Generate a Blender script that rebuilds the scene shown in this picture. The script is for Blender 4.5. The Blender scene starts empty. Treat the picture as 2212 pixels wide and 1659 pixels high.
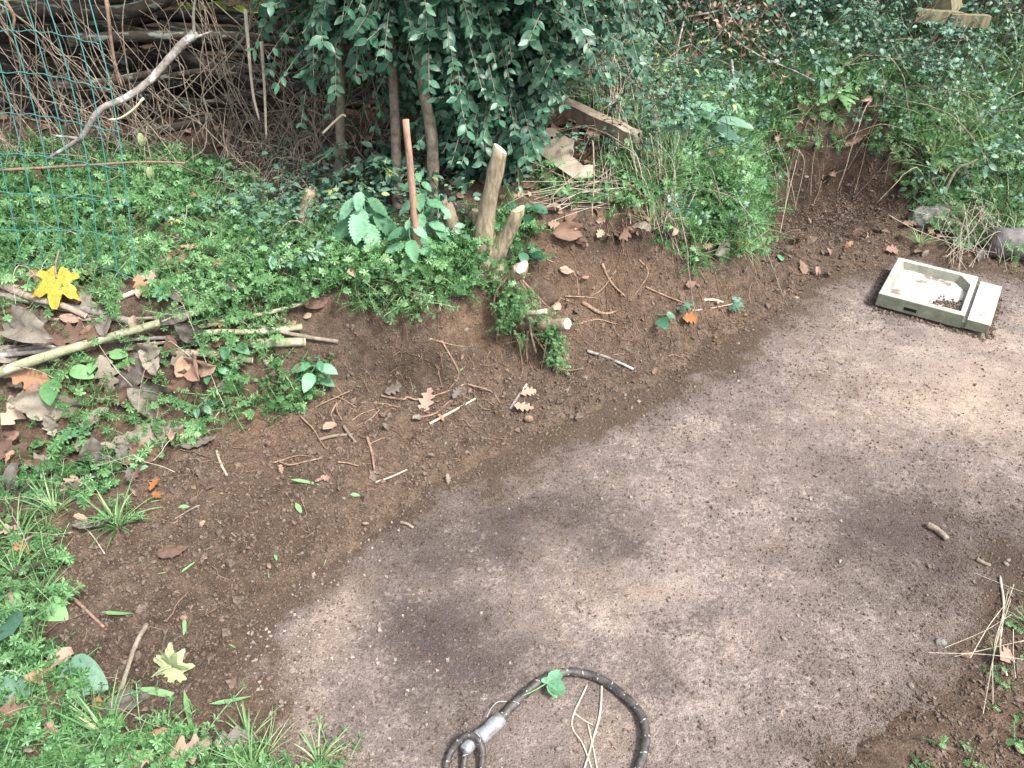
import bpy, math
import numpy as np
from math import radians, sin, cos, pi
rng = np.random.default_rng(11)
UP = np.array([0, 0, 1.])
S = bpy.context.scene
COL = S.collection

# ------------------------------------------------------------------ camera, sky, sun, exposure
CAM_H, PITCH, FPX = 1.55, radians(37.0), 769.0
cam_d = bpy.data.cameras.new("Camera"); cam = bpy.data.objects.new("Camera", cam_d); COL.objects.link(cam)
cam.location = (0, 0, CAM_H); cam.rotation_euler = (pi/2-PITCH, 0, 0)
cam_d.sensor_width = 36; cam_d.lens = 36*FPX/1024; cam_d.clip_start = .02; cam_d.clip_end = 500
S.camera = cam
SUN_EL, SUN_AZ = radians(56), radians(128)        # azimuth clockwise from +Y
w = bpy.data.worlds.new("World"); S.world = w; w.use_nodes = True
nt = w.node_tree; nt.nodes.clear()
sky = nt.nodes.new('ShaderNodeTexSky'); sky.sky_type = 'NISHITA'; sky.sun_disc = False
sky.sun_elevation = SUN_EL; sky.sun_rotation = SUN_AZ; sky.air_density = 1.0; sky.dust_density = 3.0; sky.ozone_density = 1.0
hs = nt.nodes.new('ShaderNodeHueSaturation'); hs.inputs['Saturation'].default_value = .44
bg = nt.nodes.new('ShaderNodeBackground'); bg.inputs['Strength'].default_value = .09
wo = nt.nodes.new('ShaderNodeOutputWorld')
nt.links.new(sky.outputs[0], hs.inputs['Color']); nt.links.new(hs.outputs[0], bg.inputs['Color']); nt.links.new(bg.outputs[0], wo.inputs['Surface'])
sd = bpy.data.lights.new("Sun", 'SUN'); sd.energy = 1.5; sd.angle = radians(10); sd.color = (1, .96, .90)
so = bpy.data.objects.new("Sun", sd); COL.objects.link(so)
so.rotation_euler = (pi/2-SUN_EL, 0, pi-SUN_AZ)
S.view_settings.view_transform = 'Standard'; S.view_settings.look = 'None'
S.view_settings.exposure = 2.3; S.view_settings.gamma = 1

# ------------------------------------------------------------------ numeric helpers
def vn(x, y, seed=0):
    xi = np.floor(x); yi = np.floor(y); xf = x-xi; yf = y-yi
    u = xf*xf*(3-2*xf); v = yf*yf*(3-2*yf)
    def h(i, j):
        a = np.sin(i*127.1+j*311.7+seed*74.7)*43758.5453
        return a-np.floor(a)
    return (h(xi, yi)*(1-u)+h(xi+1, yi)*u)*(1-v)+(h(xi, yi+1)*(1-u)+h(xi+1, yi+1)*u)*v
def fbm(x, y, f, o=3, seed=0):
    r = 0; a = .5; t = 0
    for k in range(o):
        r = r+a*vn(x*f+k*17.3, y*f-k*9.1, seed+k); t += a; a *= .5; f *= 2.03
    return r/t*2-1
def sm(a, b, x):
    t = np.clip((x-a)/(b-a), 0, 1); return t*t*(3-2*t)
def segdist(x, y, poly, closed=False):
    d = np.full(np.shape(x), 1e9)
    n = len(poly)
    for i in range(n if closed else n-1):
        ax, ay = poly[i]; bx, by = poly[(i+1) % n]
        dx, dy = bx-ax, by-ay
        t = np.clip(((x-ax)*dx+(y-ay)*dy)/(dx*dx+dy*dy), 0, 1)
        d = np.minimum(d, np.hypot(x-ax-t*dx, y-ay-t*dy))
    return d
def inpoly(x, y, poly):
    r = np.zeros(np.shape(x), bool); n = len(poly)
    for i in range(n):
        ax, ay = poly[i]; bx, by = poly[(i+1) % n]
        if ay == by: continue
        r ^= ((ay > y) != (by > y)) & (x < (bx-ax)*(y-ay)/(by-ay)+ax)
    return r

# ------------------------------------------------------------------ terrain: flat yard, dug bank foot, shelf, rising bank
FOOT = [(-80, -20), (-3, 1.1), (-1.6, 1.55), (-.96, 1.75), (-.6, 1.93), (-.16, 1.97), (.15, 2.1), (.66, 2.32), (.98, 2.62), (1.03, 2.95), (1.17, 3.3), (1.54, 3.46), (1.8, 3.28), (2.23, 3.06), (3, 2.8), (80, -20)]
SLAB = [(-.40, .2), (-.50, .77), (-.60, .97), (-.64, 1.12), (-.31, 1.45), (-.05, 1.70), (.48, 2.03), (.90, 2.36), (1.22, 2.74), (1.69, 2.94), (2.1, 2.80), (2.6, 2.66), (4.2, 2.3), (4.2, 1.75), (1.75, 1.68), (1.34, 1.32), (1.0, 1.0), (.66, .77), (.45, .2)]
FX = np.array([p[0] for p in FOOT]); FY = np.array([p[1] for p in FOOT])
PX = np.array([-3, -1.6, -1, -.3, .15, .66, 1.0, 1.54, 2.0, 2.4, 4])
ZF = np.array([.38, .37, .37, .41, .40, .43, .47, .52, .30, .22, .24])
WF = np.array([.5, .42, .28, .19, .26, .34, .20, .16, .30, .4, .4])
SL = np.array([.12, .12, .12, .13, .22, .46, .56, .58, .58, .55, .5])
def foot_s(x, y):
    s = segdist(x, y, FOOT); return np.where(y > np.interp(x, FX, FY), s, -s)
def slab_s(x, y):                                   # positive on soil, negative on the paved yard
    d = segdist(x, y, SLAB, True); return np.where(inpoly(x, y, SLAB), -d, d)
def T(x, y, fine=True):
    x = np.asarray(x, float); y = np.asarray(y, float)
    s = foot_s(x, y)+fbm(x, y, 3.5, 2, 3)*.05
    q = slab_s(x, y)+fbm(x, y, 4, 3, 8)*.07
    zf = np.interp(x, PX, ZF); wf = np.interp(x, PX, WF); sl = np.interp(x, PX, SL)
    z = zf*sm(0, 1, s/wf)*.9+.1*zf*np.clip(s/wf, 0, 1)+sl*np.clip(s-wf*.8, 0, 2.6)
    z = z+.03*sm(0.02, .3, q)*(1-sm(0, .2, s))
    z = z+.03*np.exp(-(((x+.75)/.35)**2+((y-1.5)/.2)**2))
    base = -.016+.022*sm(-.03, .06, q)
    z = z+base
    soil = sm(-.04, .08, q)
    if fine:
        fc = sm(-.02, .05, s)*(1-sm(wf*.8, wf*1.3, s))
        z = z+fc*(fbm(x, y, 6, 3, 26)*.035+fbm(x*1.4, y*.5, 14, 2, 27)*.018)
        z = z+soil*(fbm(x, y, 7, 3, 21)*.020+fbm(x, y, 26, 2, 22)*.011+fbm(x, y, 60, 2, 23)*.007)
        z = z+sm(.05, .3, s)*fbm(x, y, 2.2, 2, 24)*.04
    return z
def surf(x, y):
    z = T(x, y); return np.where(inpoly(np.asarray(x), np.asarray(y), [(-.9, .1), (4.3, .1), (4.3, 3.3), (-.9, 3.3)]), np.maximum(z, 0), z)
def nrm(x, y, e=.03):
    n = np.stack([(T(x-e, y, 0)-T(x+e, y, 0))/(2*e), (T(x, y-e, 0)-T(x, y+e, 0))/(2*e), np.ones(np.shape(x))], -1)
    return n/np.linalg.norm(n, axis=-1, keepdims=True)

K = 2212/1024
cp, sp = cos(PITCH), sin(PITCH)
def ray(px, py):
    u = (px-1106)/K; v = (829.5-py)/K
    return np.array([u, FPX*cp+v*sp, -FPX*sp+v*cp])/FPX
def G(px, py, dz=0.):                                # where a sight line meets the ground
    d = ray(px, py); t = np.linspace(.8, 8, 2400)
    z = CAM_H+d[2]*t-surf(d[0]*t, d[1]*t)-dz
    k = int(np.argmax(z < 0)) if (z < 0).any() else len(t)-1
    return np.array([d[0]*t[k], d[1]*t[k], CAM_H+d[2]*t[k]])
def A(px, py, Y):
    d = ray(px, py); t = Y/d[1]; return np.array([d[0]*t, Y, CAM_H+d[2]*t])
def H(px, py, d):                                    # d metres in front of the ground seen at a spot
    d0 = ray(px, py); g = G(px, py); n = np.linalg.norm(d0); t = g[1]/d0[1]-d/n; return np.array([d0[0]*t, d0[1]*t, CAM_H+d0[2]*t])
def proj(P):
    P = np.asarray(P); Z = P[..., 2]-CAM_H
    f = P[..., 1]*cp-Z*sp; v = P[..., 1]*sp+Z*cp
    f = np.maximum(f, .01)
    return 1106+P[..., 0]/f*FPX*K, 829.5-v/f*FPX*K

# ------------------------------------------------------------------ mesh builder
class MB:
    def __init__(s): s.V = []; s.F = {}; s.R = []; s.n = 0
    def add(s, V, faces, r=0.5):
        V = np.asarray(V, float).reshape(-1, 3)
        for f in faces:
            f = np.asarray(f, np.int64)
            if len(f): s.F.setdefault(f.shape[1], []).append(f+s.n)
        s.V.append(V); s.R.append(np.broadcast_to(np.asarray(r, float), (len(V),))); s.n += len(V)
        return s
    def arr(s): return np.concatenate(s.V), [np.concatenate(f) for f in s.F.values()], np.concatenate(s.R)
    def scatter(s, tm, P, R, sc, r=None):            # tm=(V,F,R); P (m,3); R (m,3,3); sc (m,)
        V, F, r0 = tm; m = len(P)
        if m == 0: return s
        W = np.einsum('mij,nj->mni', R*np.asarray(sc)[:, None, None], V)+P[:, None, :]
        off = (np.arange(m)*len(V))[:, None, None]
        rr = np.clip(r0[None, :]+(np.zeros(m) if r is None else r)[:, None], 0, 1).reshape(-1)
        return s.add(W.reshape(-1, 3), [(f[None]+off).reshape(-1, f.shape[1]) for f in F], rr)
    def mesh(s, name, origin=(0, 0, 0), smooth=True):
        V, F, R = s.arr(); V = V-np.asarray(origin)
        me = bpy.data.meshes.new(name)
        me.vertices.add(len(V)); me.vertices.foreach_set('co', V.astype(np.float32).ravel())
        tot = np.concatenate([np.full(len(f), f.shape[1]) for f in F]); lv = np.concatenate([f.ravel() for f in F])
        me.loops.add(len(lv)); me.loops.foreach_set('vertex_index', lv.astype(np.int32))
        me.polygons.add(len(tot)); me.polygons.foreach_set('loop_start', (np.cumsum(tot)-tot).astype(np.int32))
        me.polygons.foreach_set('use_smooth', np.full(len(tot), smooth))
        a = me.attributes.new('rnd', 'FLOAT', 'POINT'); a.data.foreach_set('value', R.astype(np.float32))
        me.update(calc_edges=True); me.validate()
        return me
def tag(o, label=None, cat=None, group=None, kind=None):
    for k, v in (('label', label), ('category', cat), ('group', group), ('kind', kind)):
        if v: o[k] = v
    return o
def obj(name, mb, mat, parent=None, label=None, cat=None, group=None, kind=None, origin=None, smooth=True):
    if parent is not None: org = np.array(parent.location) if parent.parent is None else np.array(parent.parent.location)
    elif origin is not None: org = np.asarray(origin, float)
    elif kind: org = np.zeros(3)
    else:
        V = np.concatenate(mb.V); org = V.mean(0); org[2] = V[:, 2].min()
    me = mb.mesh(name, org, smooth); me.materials.append(mat)
    o = bpy.data.objects.new(name, me); COL.objects.link(o)
    if parent is not None: o.parent = parent
    else: o.location = org
    return tag(o, label, cat, group, kind)
def thing(name, loc, label, cat, group=None):
    o = bpy.data.objects.new(name, None); COL.objects.link(o); o.location = loc; o.empty_display_size = .05
    return tag(o, label, cat, group)
def inst(name, me, loc, R, sc, label, cat, group):
    from mathutils import Matrix
    o = bpy.data.objects.new(name, me); COL.objects.link(o)
    M = Matrix([list(r) for r in np.asarray(R)*sc]).to_4x4(); M.translation = loc; o.matrix_world = M
    return tag(o, label, cat, group)

def unit(a): return a/np.maximum(np.linalg.norm(a, axis=-1, keepdims=True), 1e-9)
def frames(d, n):                                    # x along d, z near n
    d = unit(np.asarray(d, float)); n = np.asarray(n, float)+np.array([1e-4, 2e-4, 0])
    z = unit(n-(n*d).sum(-1, keepdims=True)*d); y = np.cross(z, d)
    return np.stack([d, y, z], -1)
def tube(mb, P, rad, n=6, r=.5, cap=True, rough=0):
    P = np.asarray(P, float); m = len(P); rad = np.broadcast_to(np.asarray(rad, float), (m,))
    t = unit(np.gradient(P, axis=0)); a = np.array([0, 0, 1.]) if abs(t[0, 2]) < .8 else np.array([1., 0, 0])
    x = unit(np.cross(t[0], a)); X = []
    for i in range(m):
        x = unit(x-(x*t[i]).sum()*t[i]); X.append(x)
    X = np.array(X); Y = np.cross(t, X)
    th = np.arange(n)*2*pi/n
    rr = rad[:, None]*(1+(rng.uniform(-rough, rough, (m, n)) if rough else 0))
    V = P[:, None]+(X[:, None]*np.cos(th)[None, :, None]+Y[:, None]*np.sin(th)[None, :, None])*rr[..., None]
    i = np.arange(m-1)[:, None]*n; j = np.arange(n)[None]; k = (j+1) % n
    F = np.stack([i+j, i+k, i+n+k, i+n+j], -1).reshape(-1, 4)
    V = V.reshape(-1, 3); fs = [F]
    if cap and n > 3:
        V = np.concatenate([V, P[:1], P[-1:]]); b = m*n
        jj = np.arange(n); kk = (jj+1) % n
        fs.append(np.stack([kk, jj, np.full(n, b)], -1)); fs.append(np.stack([(m-1)*n+jj, (m-1)*n+kk, np.full(n, b+1)], -1))
    mb.add(V, fs, r); return mb
def curve(pts, n=10):                                # Catmull-Rom through points
    P = np.asarray(pts, float); P = np.concatenate([2*P[:1]-P[1:2], P, 2*P[-1:]-P[-2:-1]])
    out = []
    for i in range(1, len(P)-2):
        t = np.linspace(0, 1, n, endpoint=False)[:, None]
        a, b, c, d = P[i-1], P[i], P[i+1], P[i+2]
        out.append(.5*((2*b)+(-a+c)*t+(2*a-5*b+4*c-d)*t**2+(-a+3*b-3*c+d)*t**3))
    return np.concatenate(out+[P[-2:-1]])
def wob(p0, p1, amp, n=9, sag=0):
    p0 = np.asarray(p0, float); p1 = np.asarray(p1, float); t = np.linspace(0, 1, n)[:, None]
    k = rng.normal(0, 1, (n, 3)); k = np.cumsum(k, 0); k = k-(k[:1]*(1-t)+k[-1:]*t)
    P = p0*(1-t)+p1*t+k*amp/np.sqrt(n); P[:, 2] -= sag*4*(t[:, 0]*(1-t[:, 0])); return P
def box(mb, M, sx, sy, sz, r=.5):                    # M: 3x4 (axes|origin), box 0..sx etc.
    V = np.array([[x, y, z] for z in (0, sz) for y in (0, sy) for x in (0, sx)], float)
    V = V@np.asarray(M)[:, :3].T+np.asarray(M)[:, 3]
    mb.add(V, [np.array([[0, 2, 3, 1], [4, 5, 7, 6], [0, 1, 5, 4], [2, 6, 7, 3], [0, 4, 6, 2], [1, 3, 7, 5]])], r); return mb

# ------------------------------------------------------------------ leaf and plant templates
def leaf(L, W, nt=4, nc=1, a=.8, b=1., fold=.25, bend=0., serr=0., lobes=0, ld=.3, wr=0., twist=0.):
    t = np.linspace(0, 1, nt+1); wv = np.sin(pi*np.clip(t, .0, .999)**a)**b*W/2
    if serr: wv = wv*(1-serr*(np.arange(nt+1) % 2))
    if lobes: wv = wv*(1-ld+ld*np.cos(2*pi*lobes*t+pi))
    wv = np.maximum(wv, W*.015)
    c = np.linspace(-1, 1, 2*nc+1)
    X = np.repeat((t*L)[:, None], len(c), 1); Y = wv[:, None]*c[None]; Z = fold*np.abs(Y)
    if lobes or serr: X = X+np.abs(c)[None]*wv[:, None]*.35
    if wr:
        k0 = rng.uniform(0, 99); Y = Y*(1+wr*6*fbm(X/L+k0, np.sign(Y)*.6+k0, 5, 3, 5)); X = X+wr*1.5*L*fbm(X/L+k0, Y/L-k0, 6, 2, 6)*np.abs(c)[None]
        Z = Z+wr*3.2*L*fbm(X/L*1.0+k0, Y/L*2.5, 4.5, 3, 7)+wr*.9*L*np.sin(np.arange(nt+1)[:, None]*2.1-np.abs(c)[None]*2)*np.abs(c)[None]
    if twist:
        an = twist*t[:, None]; Y, Z = Y*np.cos(an)-Z*np.sin(an), Y*np.sin(an)+Z*np.cos(an)
    if bend:
        k = bend/L; r = 1/k; X, Z = np.sin(X*k)*(r+Z), np.cos(X*k)*(r+Z)-r
    V = np.stack([X, Y, Z], -1).reshape(-1, 3); m = len(c)
    i = np.arange(nt)[:, None]*m; j = np.arange(m-1)[None]
    return V, [np.stack([i+j, i+m+j, i+m+j+1, i+j+1], -1).reshape(-1, 4)], np.zeros(len(V))
def polar_leaf(size, lobes, rings=3, cup=.1, wr=.01, serr=.0, base=.42):   # lobes: (angle deg, radius, width)
    n = 72; th = np.linspace(-pi, pi, n, endpoint=False); r = np.full(n, base)
    for a, rad, wd in lobes:
        d = np.abs((th-radians(a)+pi) % (2*pi)-pi)
        r = np.maximum(r, rad*np.clip(1-d/radians(wd), 0, 1)**.8)
    r = r*np.where(np.abs(np.abs(th)-pi) < .12, .25, 1)
    if serr: r = r*(1-serr*(np.arange(n) % 3 == 0))
    V = [[0, 0, 0]]
    for k in range(1, rings+1):
        f = k/rings; rr = r*f
        z = -cup*rr**2+rng.normal(0, wr, n)*f
        V += list(np.stack([rr*np.cos(th), rr*np.sin(th), z], -1))
    V = np.array(V)*size; j = np.arange(n); q = (j+1) % n
    F = [np.stack([np.zeros(n, int), 1+j, 1+q], -1)]
    Q = [np.stack([1+(k-1)*n+j, 1+k*n+j, 1+k*n+q, 1+(k-1)*n+q], -1) for k in range(1, rings)]
    return V, F+Q, np.zeros(len(V))
KV = np.array([[0, 0, 0], [.34, .26, .03], [.70, .5, .05], [.96, .2, -.02], [1, 0, -.06], [.96, -.2, -.02], [.70, -.5, .05], [.34, -.26, .03], [.65, 0, -.01]], float)
KF = [np.array([[0, 8, 2, 1], [8, 4, 3, 2], [0, 7, 6, 8], [8, 6, 5, 4]])]
def kite(wd): V = KV.copy(); V[:, 1] *= wd; return V, KF, np.zeros(9)
def weed_plant(ns=4, L=.09, lf=.014, wd=.42, up=.8, wh=6, nodes=4):
    mb = MB()
    for k in range(ns):
        az = rng.uniform(0, 2*pi); d = np.array([cos(az), sin(az), up*rng.uniform(.5, 1.5)]); d = d/np.linalg.norm(d)
        l = L*rng.uniform(.5, 1.2); P = curve([[0, 0, 0], d*l*.5+[0, 0, .1*l], d*l+[0, 0, -.05*l]], 4)
        tube(mb, P, .0009, 3, .75, False)
        for i in np.linspace(2, len(P)-1, nodes).astype(int):
            m = wh; a0 = rng.uniform(0, 2*pi); aa = a0+np.arange(m)*2*pi/m
            tdir = unit(P[min(i+1, len(P)-1)]-P[i-1]); e1 = unit(np.cross(tdir, [0.3, .9, .2])); e2 = np.cross(tdir, e1)
            D = e1*np.cos(aa)[:, None]+e2*np.sin(aa)[:, None]+tdir*.35
            N = tdir-D*.2
            mb.scatter(kite(wd), np.repeat(P[i][None], m, 0), frames(D, N), lf*rng.uniform(.6, 1.15, m), rng.uniform(.2, .7)+rng.normal(0, .08, m))
    return mb.arr()
def tuft(nb=22, L=.16, wd=.004, spread=.9):
    mb = MB()
    for k in range(nb):
        az = rng.uniform(0, 2*pi); l = L*rng.uniform(.45, 1.15); V, F, r = leaf(l, wd*rng.uniform(.7, 1.3), 6, 1, .35, .6, .5, rng.uniform(.3, 1.5))
        el = rng.uniform(.5, 1.5); d = np.array([cos(az)*cos(el)*spread, sin(az)*cos(el)*spread, sin(el)])
        mb.scatter((V, F, r), np.array([[cos(az), sin(az), 0]])*rng.uniform(0, .012), frames(d[None], np.array([[-d[0], -d[1], 1.2]])), [1], np.array([rng.uniform(.1, .9)]))
    return mb.arr()
def ivy_leaf(): return polar_leaf(1., [(0, .62, 42), (62, .46, 40), (-62, .46, 40), (125, .34, 40), (-125, .34, 40)], 2, .2, .012)
def few(tm, step):                                    # cheaper polar leaf: thin the outline
    return tm
def small_ivy():
    a = np.radians([180, 140, 110, 62, 30, 0, -30, -62, -110, -140]); r = np.array([.05, .34, .24, .5, .28, .7, .28, .5, .24, .34])
    V = np.concatenate([[[.0, 0, .03]], np.stack([r*np.cos(a), r*np.sin(a), -.12*r], -1)]); j = np.arange(10)
    return V, [np.stack([np.zeros(10, int), 1+(j+1) % 10, 1+j], -1)], np.zeros(11)
def sprig(nl=7, L=.16, lf=.036, kind='ivy', up=.5):
    mb = MB(); az = rng.uniform(0, 2*pi); d = np.array([cos(az), sin(az), up]); P = curve([[0, 0, 0], d*L*.5+[0, 0, .03], d*L*.9+[0, 0, .01]], 5)
    tube(mb, P, .0013, 3, .05, False)
    tm = small_ivy() if kind == 'ivy' else leaf(1., .55, 4, 1, .8, .8, .2, .5)
    for k in range(nl):
        p = P[int(rng.integers(2, len(P)))]; aa = rng.uniform(0, 2*pi)
        D = np.array([cos(aa), sin(aa), rng.uniform(-.5, .4)]); q = p+D*lf*.7+[0, 0, .01]
        mb.scatter(tm, q[None], frames(D[None], np.array([[rng.normal(0, .4), rng.normal(-.25, .4), 1]])), [lf*rng.uniform(.6, 1.25)], np.array([rng.uniform(.1, .9)]))
    return mb.arr()
def lump(seed, n=1):
    V = np.array([[1, 0, 0], [-1, 0, 0], [0, 1, 0], [0, -1, 0], [0, 0, 1], [0, 0, -1]], float)*rng.uniform(.55, 1.2, (6, 1))+rng.normal(0, .15, (6, 3))
    F = np.array([[0, 2, 4], [2, 1, 4], [1, 3, 4], [3, 0, 4], [2, 0, 5], [1, 2, 5], [3, 1, 5], [0, 3, 5]])
    return V, [F], np.zeros(6)
def rand_rot(m):
    q = unit(rng.normal(0, 1, (m, 4))); a, b, c, d = q.T
    return np.stack([np.stack([1-2*(c*c+d*d), 2*(b*c-a*d), 2*(b*d+a*c)], -1), np.stack([2*(b*c+a*d), 1-2*(b*b+d*d), 2*(c*d-a*b)], -1), np.stack([2*(b*d-a*c), 2*(c*d+a*b), 1-2*(b*b+c*c)], -1)], 1)
def yaw_on(N, az):                                    # frames standing on normals N with heading az
    d = np.stack([np.cos(az), np.sin(az), np.zeros(len(az))], -1); d = unit(d-(d*N).sum(-1, keepdims=True)*N)
    return frames(d, N)

# ------------------------------------------------------------------ materials
def node(t, ty, **kw):
    n = t.nodes.new(ty)
    for k, v in kw.items():
        if k.startswith('_'): setattr(n, k[1:], v)
        else: n.inputs[k.replace('_', ' ')].default_value = v
    return n
def ramp(t, cols, src):
    r = t.nodes.new('ShaderNodeValToRGB'); e = r.color_ramp.elements
    while len(e) < len(cols): e.new(.5)
    for i, (p, c) in enumerate(cols): e[i].position = p; e[i].color = (*c, 1)
    t.links.new(src, r.inputs[0]); return r.outputs[0]
def new_mat(name, rough=.8, spec=.5):
    m = bpy.data.materials.new(name); m.use_nodes = True; t = m.node_tree
    b = t.nodes['Principled BSDF']; b.inputs['Roughness'].default_value = rough; b.inputs['Specular IOR Level'].default_value = spec
    return m, t, b
def coords(t, scale=(1, 1, 1)):
    tc = t.nodes.new('ShaderNodeTexCoord'); mp = t.nodes.new('ShaderNodeMapping'); mp.inputs['Scale'].default_value = scale
    t.links.new(tc.outputs['Object'], mp.inputs['Vector']); return mp.outputs[0]
def noise(t, vec, sc, det=4, rough=.6):
    n = t.nodes.new('ShaderNodeTexNoise'); n.inputs['Scale'].default_value = sc; n.inputs['Detail'].default_value = det; n.inputs['Roughness'].default_value = rough
    t.links.new(vec, n.inputs['Vector']); return n.outputs['Fac']
def mix(t, fac, a, b, mode='MIX'):
    m = t.nodes.new('ShaderNodeMix'); m.data_type = 'RGBA'; m.blend_type = mode
    for s, i in ((fac, 0), (a, 6), (b, 7)):
        if isinstance(s, (int, float)): m.inputs[i].default_value = s
        elif isinstance(s, tuple): m.inputs[i].default_value = (*s, 1)
        else: t.links.new(s, m.inputs[i])
    return m.outputs[2]
def bump(t, b, h, st=.5, dist=.01):
    n = t.nodes.new('ShaderNodeBump'); n.inputs['Strength'].default_value = st; n.inputs['Distance'].default_value = dist
    t.links.new(h, n.inputs['Height']); t.links.new(n.outputs[0], b.inputs['Normal'])
def attr(t, name='rnd'):
    a = t.nodes.new('ShaderNodeAttribute'); a.attribute_name = name; return a.outputs['Fac']
def leaf_mat(name, cols, rough=.45, trans=.25, spec=.5, tint=None, mottle=.35, objrand=False):
    m, t, b = new_mat(name, rough, spec)
    if objrand:
        oi = t.nodes.new('ShaderNodeObjectInfo'); src = oi.outputs['Random']
    else: src = attr(t)
    c = ramp(t, cols, src); v = coords(t); nz = noise(t, v, 90, 3)
    c = mix(t, mottle, c, ramp(t, [(.3, (.35, .3, .25)), (.7, (1.35, 1.35, 1.3))], nz), 'MULTIPLY')
    t.links.new(c, b.inputs['Base Color']); bump(t, b, nz, .25, .004)
    if trans:
        tr = t.nodes.new('ShaderNodeBsdfTranslucent'); t.links.new(c, tr.inputs['Color'])
        mx = t.nodes.new('ShaderNodeMixShader'); mx.inputs[0].default_value = trans
        o = t.nodes['Material Output']; t.links.new(b.outputs[0], mx.inputs[1]); t.links.new(tr.outputs[0], mx.inputs[2]); t.links.new(mx.outputs[0], o.inputs['Surface'])
    return m
def bark_mat(name, c0, c1, spots=None, sc=40, rough=.85, st=.6, stretch=(1, 1, 1)):
    m, t, b = new_mat(name, rough, .3); v = coords(t, stretch)
    n1 = noise(t, v, sc, 5, .65); c = ramp(t, [(.3, c0), (.7, c1)], n1)
    if spots is not None:
        n2 = noise(t, v, sc*.45, 4, .6); c = mix(t, ramp(t, [(.56, (0, 0, 0)), (.62, (1, 1, 1))], n2), c, spots)
    r = attr(t); c = mix(t, .5, c, ramp(t, [(0, (.55, .55, .55)), (1, (1.4, 1.4, 1.4))], r), 'MULTIPLY')
    t.links.new(c, b.inputs['Base Color']); bump(t, b, n1, st, .004); return m

def soil_mat():
    m, t, b = new_mat('soil', .95, .15); v = coords(t)
    n0 = noise(t, v, 2.2, 3); n1 = noise(t, v, 22, 6, .7); n2 = noise(t, v, 210, 4, .75)
    c = ramp(t, [(.28, (.050, .035, .025)), (.5, (.122, .089, .065)), (.74, (.21, .157, .118))], n1)
    c = mix(t, ramp(t, [(.46, (0, 0, 0)), (.7, (.55, .55, .55))], n0), c, mix(t, n1, (.08, .052, .035), (.20, .135, .092)))
    sp_ = ramp(t, [(.25, (.35, .33, .32)), (.5, (.95, .95, .95)), (.72, (1.9, 1.75, 1.6))], n2)
    c = mix(t, .85, c, sp_, 'MULTIPLY')
    c = mix(t, 1., c, ramp(t, [(0, (1.5, 1.36, 1.24)), (.5, (1, 1, 1)), (1, (.36, .35, .36))], attr(t)), 'MULTIPLY')
    t.links.new(c, b.inputs['Base Color'])
    ad = t.nodes.new('ShaderNodeMath'); ad.operation = 'ADD'; t.links.new(n1, ad.inputs[0]); t.links.new(n2, ad.inputs[1])
    bump(t, b, ad.outputs[0], 1., .012); return m
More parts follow.
